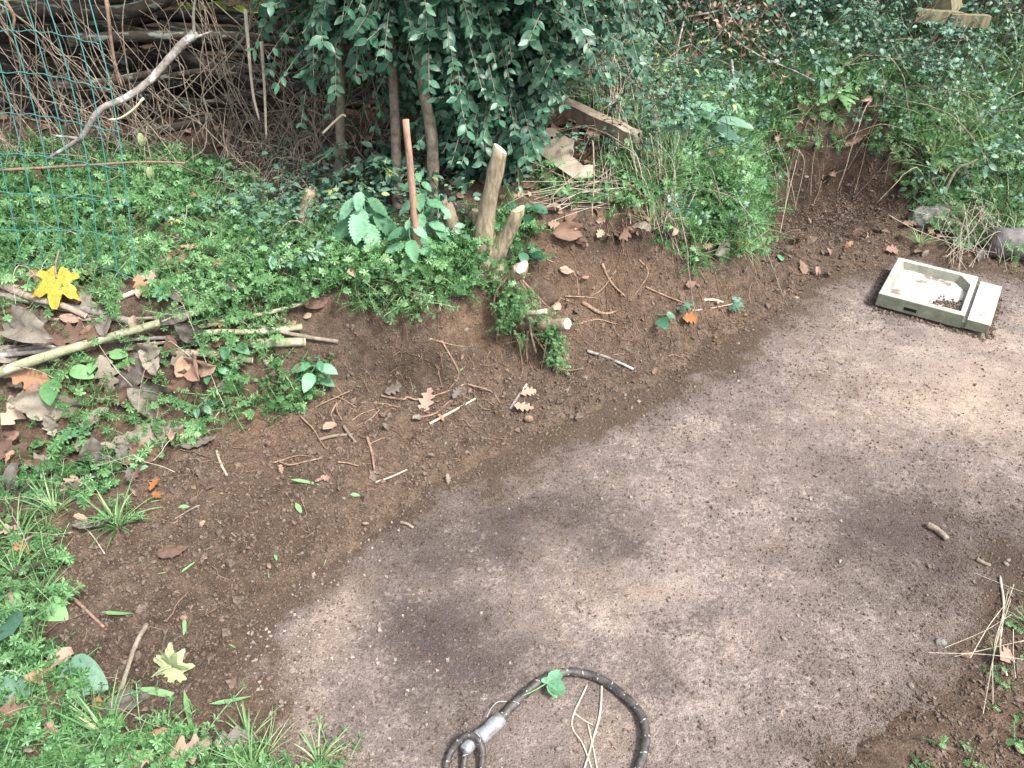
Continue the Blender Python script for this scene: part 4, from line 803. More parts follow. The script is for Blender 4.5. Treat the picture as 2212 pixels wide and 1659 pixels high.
stick([(-50, 765, .02), (60, 754, .02), (150, 748, .015)], (.009, .008), 'greywood', 'cut_pole', 'bluish grey pole end low at the left edge of the heap', 'pole', G1, tone=.15)
stick([(395, 715, .03), (480, 695, .035), (580, 675, .04), (672, 650, .03)], (.0075, .006), 'greenpole', 'cut_pole', 'straight green pole slanting up to the right end of the heap', 'pole', G1, tone=.6)
stick([(230, 763, .02), (330, 745, .02), (410, 727, .02)], (.005, .004), 'brownpole', 'cut_pole', 'thin brown stick under the middle of the topmost green pole', 'pole', G1, tone=.3)
stick([(100, 690, .01), (250, 690, .01), (400, 683, .01)], (.005, .005), 'brownpole', 'cut_pole', 'slim brown stick behind the topmost green pole', 'pole', G1, tone=.5)
stick([(300, 605, .01), (330, 590, .02), (345, 578, .03)], (.009, .012), 'straw', 'wood_chunk', 'pale knobbly stick end among the weeds right of the wire mesh', 'stick', tone=.8)
stick([(225, 656, .01), (280, 635, .012), (310, 620, .012)], (.008, .008), 'straw', 'wood_chunk', 'pale stick half buried below the corner of the wire mesh', 'stick', tone=.7)
stick([(553, 735, .015), (560, 760, .012), (578, 790, .008)], (.006, .006), 'brownpole', 'stick', 'short grey stick pointing down from the sawn pole ends', 'stick', tone=.6)
for q, rad, mt, lab, tn in (
    ([(928, 915), (975, 890), (1027, 861)], .0042, 'cutwood', 'pale peeled straight stick on the soil below the root ball', .4),
    ([(1102, 884), (1118, 858), (1138, 830)], .005, 'greywood', 'grey stick standing slantwise in the soil just below the root ball', .9),
    ([(688, 950), (725, 941), (763, 938)], .0055, 'brownpole', 'dark short stick lying on the soil left of the white roots', .1),
    ([(742, 920), (752, 935), (768, 955)], .005, 'brownpole', 'dark curved twig above the dark short stick', .1),
    ([(811, 1042), (845, 1030), (880, 1014)], .003, 'straw', 'thin tan stick at the edge of the paved yard', .6),
    ([(468, 974), (476, 1000), (490, 1027)], .0045, 'straw', 'knotty tan twig standing below the grey leathery leaves', .4),
    ([(160, 1293), (190, 1322), (225, 1355)], .0042, 'root', 'straight reddish twig in the lower left soil', .6),
    ([(317, 1348), (290, 1400), (262, 1490)], .0062, 'brownpole', 'dark grey stick beside the pale green seedling in the lower left soil', .25),
    ([(2003, 1133), (2025, 1145), (2046, 1164)], .010, 'brownpole', 'dark decayed stick lying on the paved yard below the concrete tray', .3),
    ([(2110, 1208), (2125, 1216), (2140, 1222)], .006, 'brownpole', 'short dark bark piece near the right edge of the yard', .3),
    ([(865, 1128), (880, 1132), (893, 1140)], .005, 'brownpole', 'short twig on the border between soil and pale yard', .4),
    ([(1268, 758), (1310, 772), (1368, 797)], .0062, 'greywood', 'lichened grey stick half sunk in the soil right of the root ball', .8),
    ([(1520, 648), (1545, 648), (1562, 653)], .005, 'cutwood', 'white broken twig on the soil near the variegated leaf', .5),
    ([(1463, 660), (1500, 670), (1545, 664), (1590, 655)], .0022, 'straw', 'thin ivy stalk lying across the soil slope', .5),
    ([(18, 1252), (25, 1290), (45, 1320)], .009, 'brownpole', 'stubby brown stick among the weeds at the left edge', .4),
    ([(26, 1013), (110, 1072), (190, 1146), (226, 1196)], .0024, 'straw', 'long thin dry stem crossing the lower left weeds', .5),
    ([(30, 890), (80, 850), (105, 820)], .0032, 'straw', 'thin pale stalk left of the crumpled grey leaf', .7),
    ([(100, 1040), (200, 1003), (300, 950), (362, 952)], .005, 'brownpole', 'long dark stalk running under the grey leathery leaves', .3),
    ([(165, 875), (168, 835), (195, 800), (270, 805), (350, 850)], .0026, 'straw', 'bent pale stalk arching over the brown leaves', .8),
    ([(485, 855), (490, 870), (466, 900), (464, 918)], .003, 'straw', 'kinked pale stalk hanging over the bank edge', .8),
    ([(378, 1121), (425, 1094), (460, 1090)], .0025, 'greystem', 'thin grey twig on the dark soil', .6), ([(425, 1095), (470, 1125), (510, 1160)], .0025, 'greystem', 'thin grey twig pointing down right on the dark soil', .6),
    ([(395, 1110), (375, 1130), (345, 1120)], .0018, 'root', 'thin brown rootlet near the orange leaf scraps', .6),
    ([(2160, 1245), (2168, 1310), (2160, 1400), (2175, 1460)], .003, 'straw', 'pale upright dry stalk at the right edge of the yard', .8),
    ([(1300, 1475), (1296, 1540), (1280, 1600), (1262, 1660), (1240, 1720)], .0026, 'straw', 'long dry straw lying inside the bend of the hose', .7),
    ([(1268, 1480), (1235, 1560), (1260, 1610), (1285, 1680)], .0022, 'straw', 'forked dry straw beside the long straw in the hose bend', .7),
    ([(1270, 1565), (1282, 1620), (1295, 1690)], .002, 'straw', 'short dry straw inside the hose bend', .7),
    ([(1240, 1540), (1262, 1556), (1280, 1566)], .0018, 'straw', 'tiny straw fork inside the hose bend', .6),
    ([(1318, 1600), (1325, 1610), (1332, 1618)], .002, 'root', 'small brown root bit near the right side of the hose', .6)):
    stick(q, (rad, rad*.75), mt, 'stick', lab, 'stick', 'sticks and stalks lying on the ground', lift=rad*.8+.002, n=7, rough=.1, tone=tn)
GR = 'pale roots exposed in the soil cut'
for i, (q, rad) in enumerate((([(823, 854), (850, 860), (871, 863), (880, 858), (904, 863), (950, 851), (1003, 830)], .0045), ([(904, 902), (940, 893), (970, 868), (1003, 851)], .0035), ([(649, 899), (676, 926), (690, 950), (703, 968)], .0028), ([(598, 995), (625, 1004), (660, 997), (697, 989)], .003), ([(730, 998), (750, 1000), (775, 1007)], .003), ([(793, 944), (802, 974), (806, 995), (810, 1022)], .005), ([(800, 960), (806, 955), (830, 945)], .003), ([(953, 735), (985, 790), (990, 815), (970, 840)], .003), ([(925, 730), (968, 743), (1010, 750)], .003), ([(1258, 653), (1290, 673), (1310, 677), (1331, 673)], .008), ([(738, 907), (727, 880), (740, 853), (720, 830)], .0025), ([(718, 855), (740, 862), (770, 880)], .0025), ([(780, 870), (830, 872), (860, 880)], .0025), ([(760, 908), (790, 890), (850, 875)], .002), ([(820, 885), (800, 905), (770, 920)], .002), ([(755, 845), (700, 870), (680, 880)], .0022), ([(728, 870), (715, 895), (722, 910)], .003), ([(1300, 570), (1320, 610), (1350, 640)], .006), ([(1330, 585), (1300, 625), (1275, 640)], .003), ([(1220, 640), (1270, 642), (1290, 645)], .0028), ([(1395, 620), (1440, 640), (1480, 655)], .004), ([(1250, 700), (1290, 690), (1330, 700)], .004), ([(1180, 560), (1240, 590), (1250, 640)], .003), ([(1380, 560), (1400, 590), (1370, 640)], .003), ([(1160, 620), (1200, 640), (1240, 655)], .0028), ([(1010, 830), (1060, 845), (1080, 870)], .003), ([(590, 1000), (640, 985), (668, 985)], .0022), ([(690, 830), (655, 820), (640, 795)], .002))):
    big = rad > .004
    stick([(a, b, rad*.5+.006) for a, b in q], (rad, rad*.5), 'root', 'root', 'forked pale root lying highest above the oak leaf in the soil cut' if i == 0 else ('short thick pale root right of the root ball' if i == 9 else 'thin pale root exposed on the brown soil cut'), 'root', GR, n=6, rough=.12, tone=.55+.4*rng.random())

# ------------------------------------------------------------------ fallen leaves
def fallen(name, tm, mat, px, py, size, az, label, cat='leaf', group=None, tilt=(0, -.25), lift=.012, flip=False, me_cache={}):
    p = G(px, py); N = nrm(p[0], p[1])+np.array([tilt[0], tilt[1], 0]); N = unit(N[None]); R = yaw_on(N, np.array([az]))[0]
    if flip: R = R@np.diag([1, -1, -1])
    key = id(tm)
    if key not in me_cache:
        V, F, r = tm; mb = MB().add(V-[V[:, 0].mean(), 0, V[:, 2].min()], F, .5); me = mb.mesh(name); me.materials.append(M[mat]); me_cache[key] = me
    return inst(name, me_cache[key], p+N[0]*lift, R, size, label, cat, group)
OAK = [leaf(1., .62, 22, 2, .75, .75, .15, b_, lobes=4, ld=.28, wr=.012, twist=t_) for b_, t_ in ((.7, .2), (-.5, -.3), (1.1, .4))]
DRY = [leaf(1., .46, 14, 3, .8, .8, f_, b_, wr=.034, twist=t_) for f_, b_, t_ in ((.5, .9, .3), (-.3, .5, -.4), (.7, 1.5, .6))]
BIGL = [leaf(1., .44, 18, 3, .85, .8, f_, b_, wr=.034, twist=t_) for f_, b_, t_ in ((.35, .6, .5), (-.4, .4, -.4), (.6, 1.1, .2), (.15, -.5, .8))]
MAPLE = polar_leaf(1., [(0, 1., 44), (50, .95, 42), (-50, .95, 42), (104, .72, 40), (-104, .72, 40), (150, .4, 40), (-150, .4, 40)], 5, .12, .02, .10)
# yellow maple leaf
yp = G(118, 640); ym = thing('maple_leaf', yp+UP*.05, 'bright yellow maple leaf caught upright above the grey poles', 'leaf')
mb = MB(); D = unit(np.array([[-.05, -.62, -.62]])); mb.scatter(MAPLE, (A(122, 602, yp[1]-.02))[None], frames(D, np.array([[0, -.8, .55]])), [.098], np.array([.5])); obj('blade', mb, M['yellow'], ym)
P = curve([A(122, 602, yp[1]-.02), A(120, 572, yp[1]), A(128, 540, yp[1]+.03)], 5); obj('stalk', tube(MB(), P, np.linspace(.003, .0022, len(P)), 6, .6), M['root'], ym)
NL = [  # notable single leaves: kind, material, px, py, size, heading, label
 ('BIG2', 'grey_leaf', 60, 700, .22, 2.5, 'large dark olive dead leaf folded under the grey poles'), ('OAK0', 'dead', 168, 722, .13, .6, 'tan crumpled leaf behind the topmost green pole'),
 ('OAK1', 'dead', 67, 812, .13, 2.8, 'pinkish brown lobed leaf under the topmost green pole'), ('BIG0', 'grey_leaf', 118, 873, .19, -.25, 'crumpled pale grey leaf in the middle of the left weeds'),
 ('BIG1', 'grey_leaf', 345, 938, .19, .35, 'largest grey leathery leaf at the edge of the left soil'), ('BIG3', 'grey_leaf', 300, 965, .19, -2.8, 'grey ribbed leaf lying under the largest grey leathery leaf'),
 ('BIG0', 'grey_leaf', 290, 998, .12, -.6, 'curled grey leaf tip hanging over the dark soil edge'), ('OAK2', 'dead', 58, 985, .15, -.6, 'pale two toned oak leaf at the left edge'),
 ('DRY1', 'grey_leaf', 432, 960, .10, .5, 'slim blue grey leaf to the right of the grey leathery leaves'), ('BIG1', 'grey_leaf', 30, 1052, .17, .1, 'flat grey tan leaf at the left edge below the oak leaf'),
 ('OAK0', 'orange', 342, 1050, .05, 1.4, 'small bright orange leaf scrap on the dark soil'), ('OAK1', 'orange', 346, 1075, .042, -.6, 'smaller orange leaf scrap just below the first orange scrap'), ('OAK1', 'dead', 302, 1030, .055, 1., 'small reddish leaf beside the green plantain leaf'),
 ('DRY1', 'dead', 377, 1192, .075, .4, 'pale crumpled leaf alone on the dark soil at left'), ('OAK0', 'dead', 127, 1503, .13, 2.0, 'warm brown oak leaf at the bottom left weeds'), ('OAK2', 'dead', 52, 1550, .13, .3, 'pale brown oak leaf lying in the bottom left corner'),
 ('BIG2', 'grey_leaf', 290, 1523, .10, .6, 'olive curled leaf below the pale seedling'), ('OAK1', 'dead', 405, 1634, .12, .3, 'pinkish oak leaf at the bottom edge of the photo'), ('OAK0', 'grey_leaf', 515, 1605, .09, .2, 'greyish oak leaf right of the pinkish one at the bottom edge'), ('DRY1', 'orange', 218, 1535, .05, -1.2, 'small orange brown lobe leaf under the green grass blade'),
 ('OAK1', 'dead', 922, 872, .09, 1.3, 'light tan oak leaf crossing the pale root'), ('OAK0', 'grey_leaf', 850, 836, .065, .7, 'grey lilac leaf on the dark soil face'), ('OAK2', 'dead', 1147, 851, .06, .4, 'pink tan leaf just under the root ball'), ('OAK1', 'dead', 1129, 885, .065, -.2, 'flat pinkish leaf beside the slanting grey stick'),
 ('DRY0', 'dead', 715, 927, .055, .8, 'reddish curled leaf above the dark short stick'), ('OAK0', 'grey_leaf', 988, 848, .05, 1.2, 'small grey leaf beside the end of the pale root'), ('DRY2', 'grey_leaf', 907, 908, .04, .5, 'tiny lilac leaf left of the pale peeled stick'),
 ('DRY2', 'dead', 1200, 650, .075, 1.2, 'cupped brown leaf standing up above the root ball'), ('OAK0', 'orange', 1488, 688, .085, .1, 'orange brown leaf lying on the right soil slope'), ('DRY1', 'dead', 1488, 612, .055, .5, 'cream curled leaf near the top of the right soil slope'), ('DRY1', 'dead', 1222, 582, .055, -.6, 'pale curled leaf to the right of the sawn stub'), ('DRY0', 'dead', 1262, 594, .04, .3, 'small white leaf scrap at the middle of the soil slope'),
 ('OAK2', 'dead', 1928, 546, .085, .2, 'shiny pinkish brown leaf behind the concrete tray'), ('OAK1', 'orange', 2066, 456, .085, .1, 'orange oak leaf on the bank above the grey stone'), ('DRY2', 'dead', 1794, 365, .09, 1.3, 'crumpled brown leaf stuck on the dark dug wall'), ('BIG3', 'dead', 1843, 300, .10, 1.3, 'tall tan leaf hanging above the dark dug wall'), ('DRY1', 'orange', 1600, 527, .075, .2, 'orange tan leaf left of the dug recess'), ('DRY0', 'grey_leaf', 1555, 530, .11, 1.3, 'dark grey leaf hanging at the left of the dug recess'),
 ('DRY0', 'dead', 1228, 500, .14, .3, 'broad dusty pale leaf on the rim of the soil slope'), ('OAK0', 'dead', 1532, 345, .10, -.8, 'pink brown leaf on the bank right of the dry grass'), ('OAK0', 'orange', 368, 415, .085, .3, 'orange brown leaf in front of the dry stems'), ('OAK2', 'orange', 287, 538, .07, 1., 'rust brown leaf right of the wire mesh'), ('OAK1', 'dead', 192, 597, .13, .1, 'dusty pink leaf behind the wire mesh corner'), ('DRY0', 'dead', 770, 550, .11, .2, 'curled tan leaf under the nettle'), ('DRY1', 'dead', 685, 650, .09, .4, 'pale torn leaf at the right end of the poles'), ('OAK2', 'dead', 375, 577, .10, .6, 'pink grey leaf right of the pale knobbly stick'), ('DRY2', 'dead', 320, 628, .07, 1.4, 'brown leaf folded below the wire mesh corner'),
 ('BIG1', 'grey_leaf', 290, 800, .17, 1.3, 'olive grey leaf folded across the brown leaves'), ('BIG2', 'grey_leaf', 335, 760, .13, 1.7, 'curled grey leaf standing up over the tan pole'), ('BIG0', 'dead', 295, 850, .13, .4, 'dull brown leaf among the weeds above the grey leaves'), ('BIG3', 'dead', 395, 830, .15, 1.4, 'long brown leaf next to the tan soil patch'), ('OAK0', 'grey_leaf', 400, 770, .08, .9, 'dark crinkled leaf under the tan pole'), ('BIG2', 'grey_leaf', 30, 765, .12, .0, 'pale shrivelled leaf at the left edge above the poles'),
 ('OAK2', 'dead', 2170, 1420, .07, .5, 'red brown leaf in the right corner of the yard')]
KT = dict([('OAK%d' % i, t) for i, t in enumerate(OAK)]+[('DRY%d' % i, t) for i, t in enumerate(DRY)]+[('BIG%d' % i, t) for i, t in enumerate(BIGL)])
MESH = {}
for k, mt, px, py, sz, az, lab in NL:
    V, F, r = KT[k]
    if (k, mt) not in MESH:
        me = MB().add(V-[.5, 0, V[:, 2].min()*.5], F, .5).mesh('dead_leaf'); me.materials.append(M[mt]); MESH[(k, mt)] = me
    p = G(px, py); N = unit((nrm(p[0], p[1])+np.array([rng.normal(0, .15), -.35, 0]))[None]); R = yaw_on(N, np.array([az]))[0]
    inst('dead_leaf', MESH[(k, mt)], p+N[0]*.014, R, sz, lab, 'leaf', 'fallen leaves')
HEAP = [(-40, 660), (430, 650), (430, 1000), (-40, 1110)]
ZN = [(HEAP, 46, 'dull dead leaf in the litter under the heap of cut poles'), (LOWL, 16, 'dead leaf among the weeds in the lower left corner'), (LEFT, 46, 'small brown dead leaf lying among the green weeds on the left shelf'), (SOILP, 26, 'small dead leaf scrap lying on the dug brown soil'), (BANK, 60, 'brown dead leaf caught among the plants on the far bank'), ([(1180, 470), (1400, 450), (1440, 500), (1300, 520), (1180, 520)], 14, 'dead leaf on the rim of the soil slope'), ([(1640, 540), (1990, 480), (2212, 560), (2000, 560), (1760, 610)], 26, 'dead leaf on the trampled soil behind the concrete tray')]
for poly, n, lab in ZN:
    P_ = np.array(poly); got = 0
    for _ in range(4000):
        px, py = rng.uniform(max(P_[:, 0].min(), 0), min(P_[:, 0].max(), 2212)), rng.uniform(max(P_[:, 1].min(), 60), min(P_[:, 1].max(), 1655))
        if not inpoly(np.array([px]), np.array([py]), poly)[0]: continue
        k = ['OAK0', 'OAK1', 'OAK2', 'OAK0', 'DRY1', 'DRY2'][rng.integers(0, 6)]; mt = 'dead' if rng.random() < (.4 if poly is HEAP else .8) else 'grey_leaf'
        if poly is HEAP: k = ['BIG0', 'BIG2', 'BIG3', 'DRY0', 'DRY2', 'OAK0'][rng.integers(0, 6)]
        V, F, r = KT[k]
        if (k, mt) not in MESH:
            me = MB().add(V-[.5, 0, V[:, 2].min()*.5], F, .5).mesh('dead_leaf'); me.materials.append(M[mt]); MESH[(k, mt)] = me
        p = G(px, py); N = unit((nrm(p[0], p[1])+rng.normal(0, .4, 3)+[0, -.2, 0])[None]); R = yaw_on(N, rng.uniform(0, 6.3, 1))[0]
        inst('dead_leaf', MESH[(k, mt)], p+N[0]*.015+UP*(.02 if poly in (LEFT, BANK) else 0), R, rng.uniform(.016, .034) if poly is SOILP else (rng.uniform(.06, .14) if poly is HEAP else rng.uniform(.04, .085)), lab, 'leaf', 'fallen leaves'); got += 1
        if got >= n: break
# cut green scraps on the soil
SC = [leaf(1., .12, 4, 1, .5, .5, .3, .4), leaf(1., .4, 4, 1, .8, .8, .2, .6), leaf(1., .1, 4, 1, .5, .5, .3, -.5)]; SM = []
for t in SC: me = MB().add(t[0]-[.5, 0, 0], t[1], .55).mesh('green_scrap'); me.materials.append(M['grass']); SM.append(me)
for px, py, sz, az, k, lab in ((662, 1043, .085, -.05, 0, 'broad cut grass blade lying alone on the soil'), (768, 1071, .03, .1, 1, 'tiny bright green leaf scrap near the yard edge'), (646, 1100, .035, -.9, 1, 'bright green leaf scrap on dark soil'), (400, 1365, .075, -1.3, 0, 'straight green blade standing in the lower left soil'), (260, 1330, .09, -.1, 2, 'green blade lying across the dark lower left soil'), (360, 1500, .13, -.15, 0, 'long green blade under the pale seedling'), (412, 1550, .12, -1.1, 2, 'green blade pointing down right in the lower left soil'), (500, 1518, .09, .2, 2, 'yellow green blade near the pebbles'), (410, 1225, .05, .9, 0, 'small green blade in the dark soil'), (340, 1085, .03, .3, 0, 'tiny green fleck near the orange scraps'), (400, 1097, .03, .2, 1, 'small folded green leaf on the dark soil')):
    p = G(px, py); N = unit((nrm(p[0], p[1])+[0, -.3, 0])[None]); inst('green_scrap', SM[k], p+N[0]*.01, yaw_on(N, np.array([az]))[0], sz, lab, 'leaf', 'green leaf scraps on the soil')
got = 0
while got < 60:
    px, py = rng.uniform(150, 1750), rng.uniform(640, 1640)
    if not inpoly(np.array([px]), np.array([py]), SOILP)[0]: continue
    p = G(px, py); N = unit((nrm(p[0], p[1])+rng.normal(0, .35, 3))[None]); inst('green_scrap', SM[rng.integers(0, 3)], p+N[0]*.006, yaw_on(N, rng.uniform(0, 6.3, 1))[0], rng.uniform(.010, .024), 'tiny green leaf scrap on the dug brown soil', 'leaf', 'green leaf scraps on the soil'); got += 1
# acorns, stones
for px, py, r, lab, mt in ((1142, 909, .013, 'brown snail shell on the soil near the yard edge', 'root'), (2083, 1418, .011, 'round brown acorn at the right side of the yard', 'root'), (398, 1338, .008, 'hollow brown snail shell beside the straight green blade', 'root')):
    mb = MB(); p = G(px, py); blob(mb, p+UP*r*.7, (r*1.15, r*.9, r*.9), 5, .1, 16, 10); obj('snail_shell' if 'snail' in lab else 'acorn', mb, M[mt], label=lab, cat='snail shell' if 'snail' in lab else 'acorn')
for px, py, r, lab in ((2008, 482, (.10, .07, .055), 'grey rounded stone half hidden under leaves on the right bank'), (555, 1640, (.012, .01, .007), 'small tan pebble'), (2030, 1390, (.013, .01, .009), 'dark angular stone near the right corner of the yard')):
    if 'tan' in lab: continue
    mb = MB(); p = G(px, py); blob(mb, p+UP*r[2]*.35, r, 3, .3, 28, 18); obj('stone', mb, M['fringe'], label=lab, cat='stone')
got = 0
sm_me = MB(); blob(sm_me, (0, 0, 0), (1, .8, .6), 2, .4, 10, 7); sme = sm_me.mesh('pebble'); sme.materials.append(M['grit'])
while got < 70:
    px, py = rng.uniform(150, 2200), rng.uniform(640, 1650); p = G(px, py)
    if foot_s(p[0], p[1]) > .2 or (slab_s(p[0], p[1]) < -.1 and got % 3): continue
    p[2] = max(p[2], 0); inst('pebble', sme, p+UP*.002, rand_rot(1)[0], rng.uniform(.003, .009), 'small loose stone lying on the soil or yard', 'stone', 'loose stones'); got += 1

# ------------------------------------------------------------------ single plants
NLF = [leaf(1., .58, 22, 2, .62, .8, .16, b_, serr=.22, wr=.012) for b_ in (.5, .9, .2)]
def leafy(name, base, top, pairs, lf, label, cat, mat='nettle', group=None, tms=NLF, droop=.35, stemr=.003):
    t = thing(name, base, label, cat, group); P = curve(wob(base-UP*.01, top, .015, 4), 6); obj('stem', tube(MB(), P, np.linspace(stemr, stemr*.5, len(P)), 6, .8), M[mat], t)
    for i in range(pairs):
        f = .25+.75*i/max(pairs-1, 1); p = P[int(f*(len(P)-1))]; a0 = i*pi/2+rng.normal(0, .25)
        for s in (0, pi):
            D = np.array([cos(a0+s), sin(a0+s)*.8-.25, -droop+rng.normal(0, .12)]); sz = lf*(1-.45*max(0, f-.7)/.3)*rng.uniform(.8, 1.1)
            mb = MB(); D = unit(D); q = p+D*sz*.22; tube(mb, [p, q], .0012, 4, .8, False); mb.scatter(tms[rng.integers(0, len(tms))], q[None], frames(D[None], np.array([[rng.normal(0, .2), -.35, 1.]])), [sz], np.array([rng.uniform(.25, .9)])); obj('leaf', mb, M[mat], t)
    return t
b = G(800, 540); leafy('nettle', b, A(780, 405, b[1]+.0), 8, .125, 'big drooping nettle with pale green leaves in front of the shrub', 'nettle', droop=.75)
b = G(930, 555); leafy('nettle', b, A(900, 370, b[1]+.02), 8, .075, 'tall nettle climbing beside the wooden stake', 'nettle')
b = G(890, 570); leafy('nettle', b, A(885, 470, b[1]), 6, .08, 'short nettle with leaves hanging in front of the wooden stake', 'nettle')
b = G(945, 555); leafy('nettle', b, A(950, 420, b[1]+.03), 6, .07, 'bright nettle just left of the broken stump', 'nettle')
b = G(600, 590); leafy('nettle', b, A(595, 545, b[1]), 2, .085, 'low nettle with flat leaves below the mossy stump', 'nettle')
b = G(660, 800); leafy('nettle', b, A(690, 775, b[1]-.03), 4, .085, 'wilted nettle sprawling over the soil edge below the sawn pole', 'nettle', droop=.1)
PL = [leaf(1., .66, 10, 2, .8, .75, .12, b_) for b_ in (.5, .8, .1)]
def rosette(name, px, py, n, lf, label, cat, mat='weed', tms=PL, el=.5, group=None):
    b = G(px, py); t = thing(name, b, label, cat, group)
    for k in range(n):
        a = k*2.4+rng.normal(0, .2); e = el*rng.uniform(.5, 1.4); D = unit(np.array([cos(a), sin(a)*.8-.2, e])); st = lf*rng.uniform(.3, .8); q = b+D*st; mb = MB(); tube(mb, [b, q], .0014, 4, .8, False)
        D2 = unit(D*[1, 1, .1]-UP*.05); mb.scatter(tms[rng.integers(0, len(tms))], q[None], frames(D2[None], np.array([[rng.normal(0, .2), -.4, 1.]])), [lf*rng.uniform(.7, 1.15)], np.array([rng.uniform(.2, .9)])); obj('leaf', mb, M[mat], t)
    return t
MAL = [polar_leaf(.6, [(0, 1., 50), (60, 1., 45), (-60, 1., 45), (115, .95, 40), (-115, .95, 40), (165, .85, 40), (-165, .85, 40)], 4, -.15, .012)]
HEART = [leaf(1., .8, 12, 2, .55, .7, .15, .5), leaf(1., .72, 12, 2, .55, .7, .2, .8)]
VINE = [polar_leaf(.75, [(0, 1., 34), (58, .9, 34), (-58, .9, 34), (112, .7, 32), (-112, .7, 32)], 4, .15, .015, .08)]
rosette('arum_plant', 70, 1430, 3, .12, 'broad spear shaped dark green leaf lying at the bottom left', 'plant', 'ivy', HEART, .3)
rosette('bindweed', 80, 1310, 5, .075, 'pale heart leaved plant above the broad spear leaf', 'plant', 'weed', HEART, .6)
rosette('mallow', 165, 935, 4, .055, 'round lobed mallow leaf in the left weeds', 'plant', 'nettle', MAL, .5)
rosette('mallow', 105, 955, 4, .05, 'smaller round lobed mallow at the left of the first', 'plant', 'weed', MAL, .4)
rosette('broadleaf_weed', 135, 805, 5, .085, 'bright green broad leaved weed beside the pinkish lobed leaf', 'plant', 'weed', PL, .5)
rosette('broadleaf_weed', 215, 770, 4, .075, 'bright oval leaved weed below the topmost green pole', 'plant', 'weed', PL, .5)
rosette('bramble_seedling', 430, 880, 6, .05, 'small dark bramble seedling on the bank edge above the grey leaf', 'plant', 'ivy', NLF, .7)
rosette('bramble_seedling', 455, 810, 5, .05, 'small dark bramble seedling right of the tan pole', 'plant', 'nettle', NLF, .9)
rosette('plantain', 260, 1010, 3, .09, 'dark oval plantain leaf at the soil edge', 'plant', 'nettle', PL, .25)
rosette('ivy_plant', 370, 640, 6, .05, 'light ivy leaves among the weeds right of the wire mesh', 'plant', 'nettle', VINE, .6)
rosette('buttercup', 20, 700, 0, .05, '', '') if 0 else None
rosette('geranium', 10, 1180, 5, .085, 'bright lobed leaves at the left edge of the photo', 'plant', 'weed', VINE, .5)
rosette('bindweed', 410, 640, 4, .055, 'oval pale green leaves behind the green pole', 'plant', 'weed', HEART, .6)
rosette('bindweed', 500, 745, 4, .05, 'round green leaves between the two short poles', 'plant', 'nettle', HEART, .4)
DOCK = [leaf(1., .36, 12, 2, .8, .7, .15, b_, wr=.012) for b_ in (.9, 1.3, .5)]
rosette('glossy_sprig', 1128, 548, 7, .06, 'glossy dark leafy sprig growing just right of the cut stump', 'sprig', 'dark_leaf', PL, .6)
rosette('ivy_sprig', 1575, 660, 4, .045, 'ivy leaves at the end of the stalk on the soil slope', 'sprig', 'ivy', VINE, .3)
rosette('ivy_sprig', 1470, 662, 3, .045, 'ivy leaves beside the orange brown leaf on the soil slope', 'sprig', 'ivy', VINE, .3)
rosette('ivy_sprig', 1415, 680, 3, .05, 'mottled dark ivy leaf lying left of the orange brown leaf', 'sprig', 'dark_leaf', HEART, .15)
rosette('ivy_sprig', 1680, 545, 5, .045, 'pale green wilted leaves on the ground left of the dug recess', 'sprig', 'nettle', PL, .2)
rosette('ivy_sprig', 2120, 520, 7, .05, 'ivy leaves growing over the dark grey log', 'sprig', 'ivy', VINE, .7)
rosette('ivy_sprig', 2080, 530, 6, .05, 'bright ivy leaves between the grey stone and the log', 'sprig', 'nettle', VINE, .6)
rosette('ivy_sprig', 1130, 465, 5, .055, 'dark green leaves behind the short leaning stub of the cut stump', 'sprig', 'dark_leaf', PL, .9)
for (px, py, Y_, lab) in ((321, 360, 2.5, 'cluster of pale withered leaves hanging low over the weeds'), (302, 287, 2.5, 'pale green withered leaf hanging below the long grey branch')):
    c = A(px, py, Y_); t = thing('withered_sprig', c, lab, 'leaf'); obj('stem', tube(MB(), curve([c+UP*.12+[.01, .05, 0], c+UP*.05, c], 5), .0014, 5, .6), M['greystem'], t)
    for D in ((.3, -.2, -1.), (-.35, -.2, -.9), (.0, -.4, -.8)): mb = MB(); D = unit(np.array(D)); mb.scatter(DOCK[0], c[None], frames(D[None], np.array([[.3, -.6, .4]])), [.045], np.array([.9])); obj('leaf', mb, M['grass'], t)
b = G(330, 1470); sy = thing('vine_seedling', b, 'pale yellow green lobed seedling uprooted on the lower left soil', 'plant')
c0 = A(371, 1440, b[1]+.02)
obj('stem', tube(MB(), curve([b+UP*.012, (b+c0)/2+UP*.012, c0], 5), .0022, 6, .9), M['grass'], sy)
for D, s_ in (((.2, -.1, .5), .075), ((-.9, .3, .1), .06), ((.7, -.6, -.35), .07), ((-.2, .7, .6), .06)):
    D = unit(np.array(D)); mb = MB(); mb.scatter(VINE[0], (c0+D*.01)[None], frames(D[None], np.array([[.1, -.7, .8]])), [s_], np.array([.95])); obj('leaf', mb, M['grass'], sy)
def tuft_thing(px, py, n, L, wd, label, tone=0.):
    V, F, r = tuft(n, L, wd); p = G(px, py); mb = MB(); mb.scatter((V, F, r), p[None], np.eye(3)[None], [1.], np.array([tone])); return obj('grass_tuft', mb, M['grass'], None, label, 'grass tuft', origin=p)
tuft_thing(255, 1140, 34, .13, .0055, 'large bright grass tuft at the edge of the lower left soil'); tuft_thing(120, 1110, 24, .12, .005, 'grass tuft at the left of the large bright tuft'); tuft_thing(45, 1180, 24, .13, .006, 'grass tuft leaning in from the left edge')
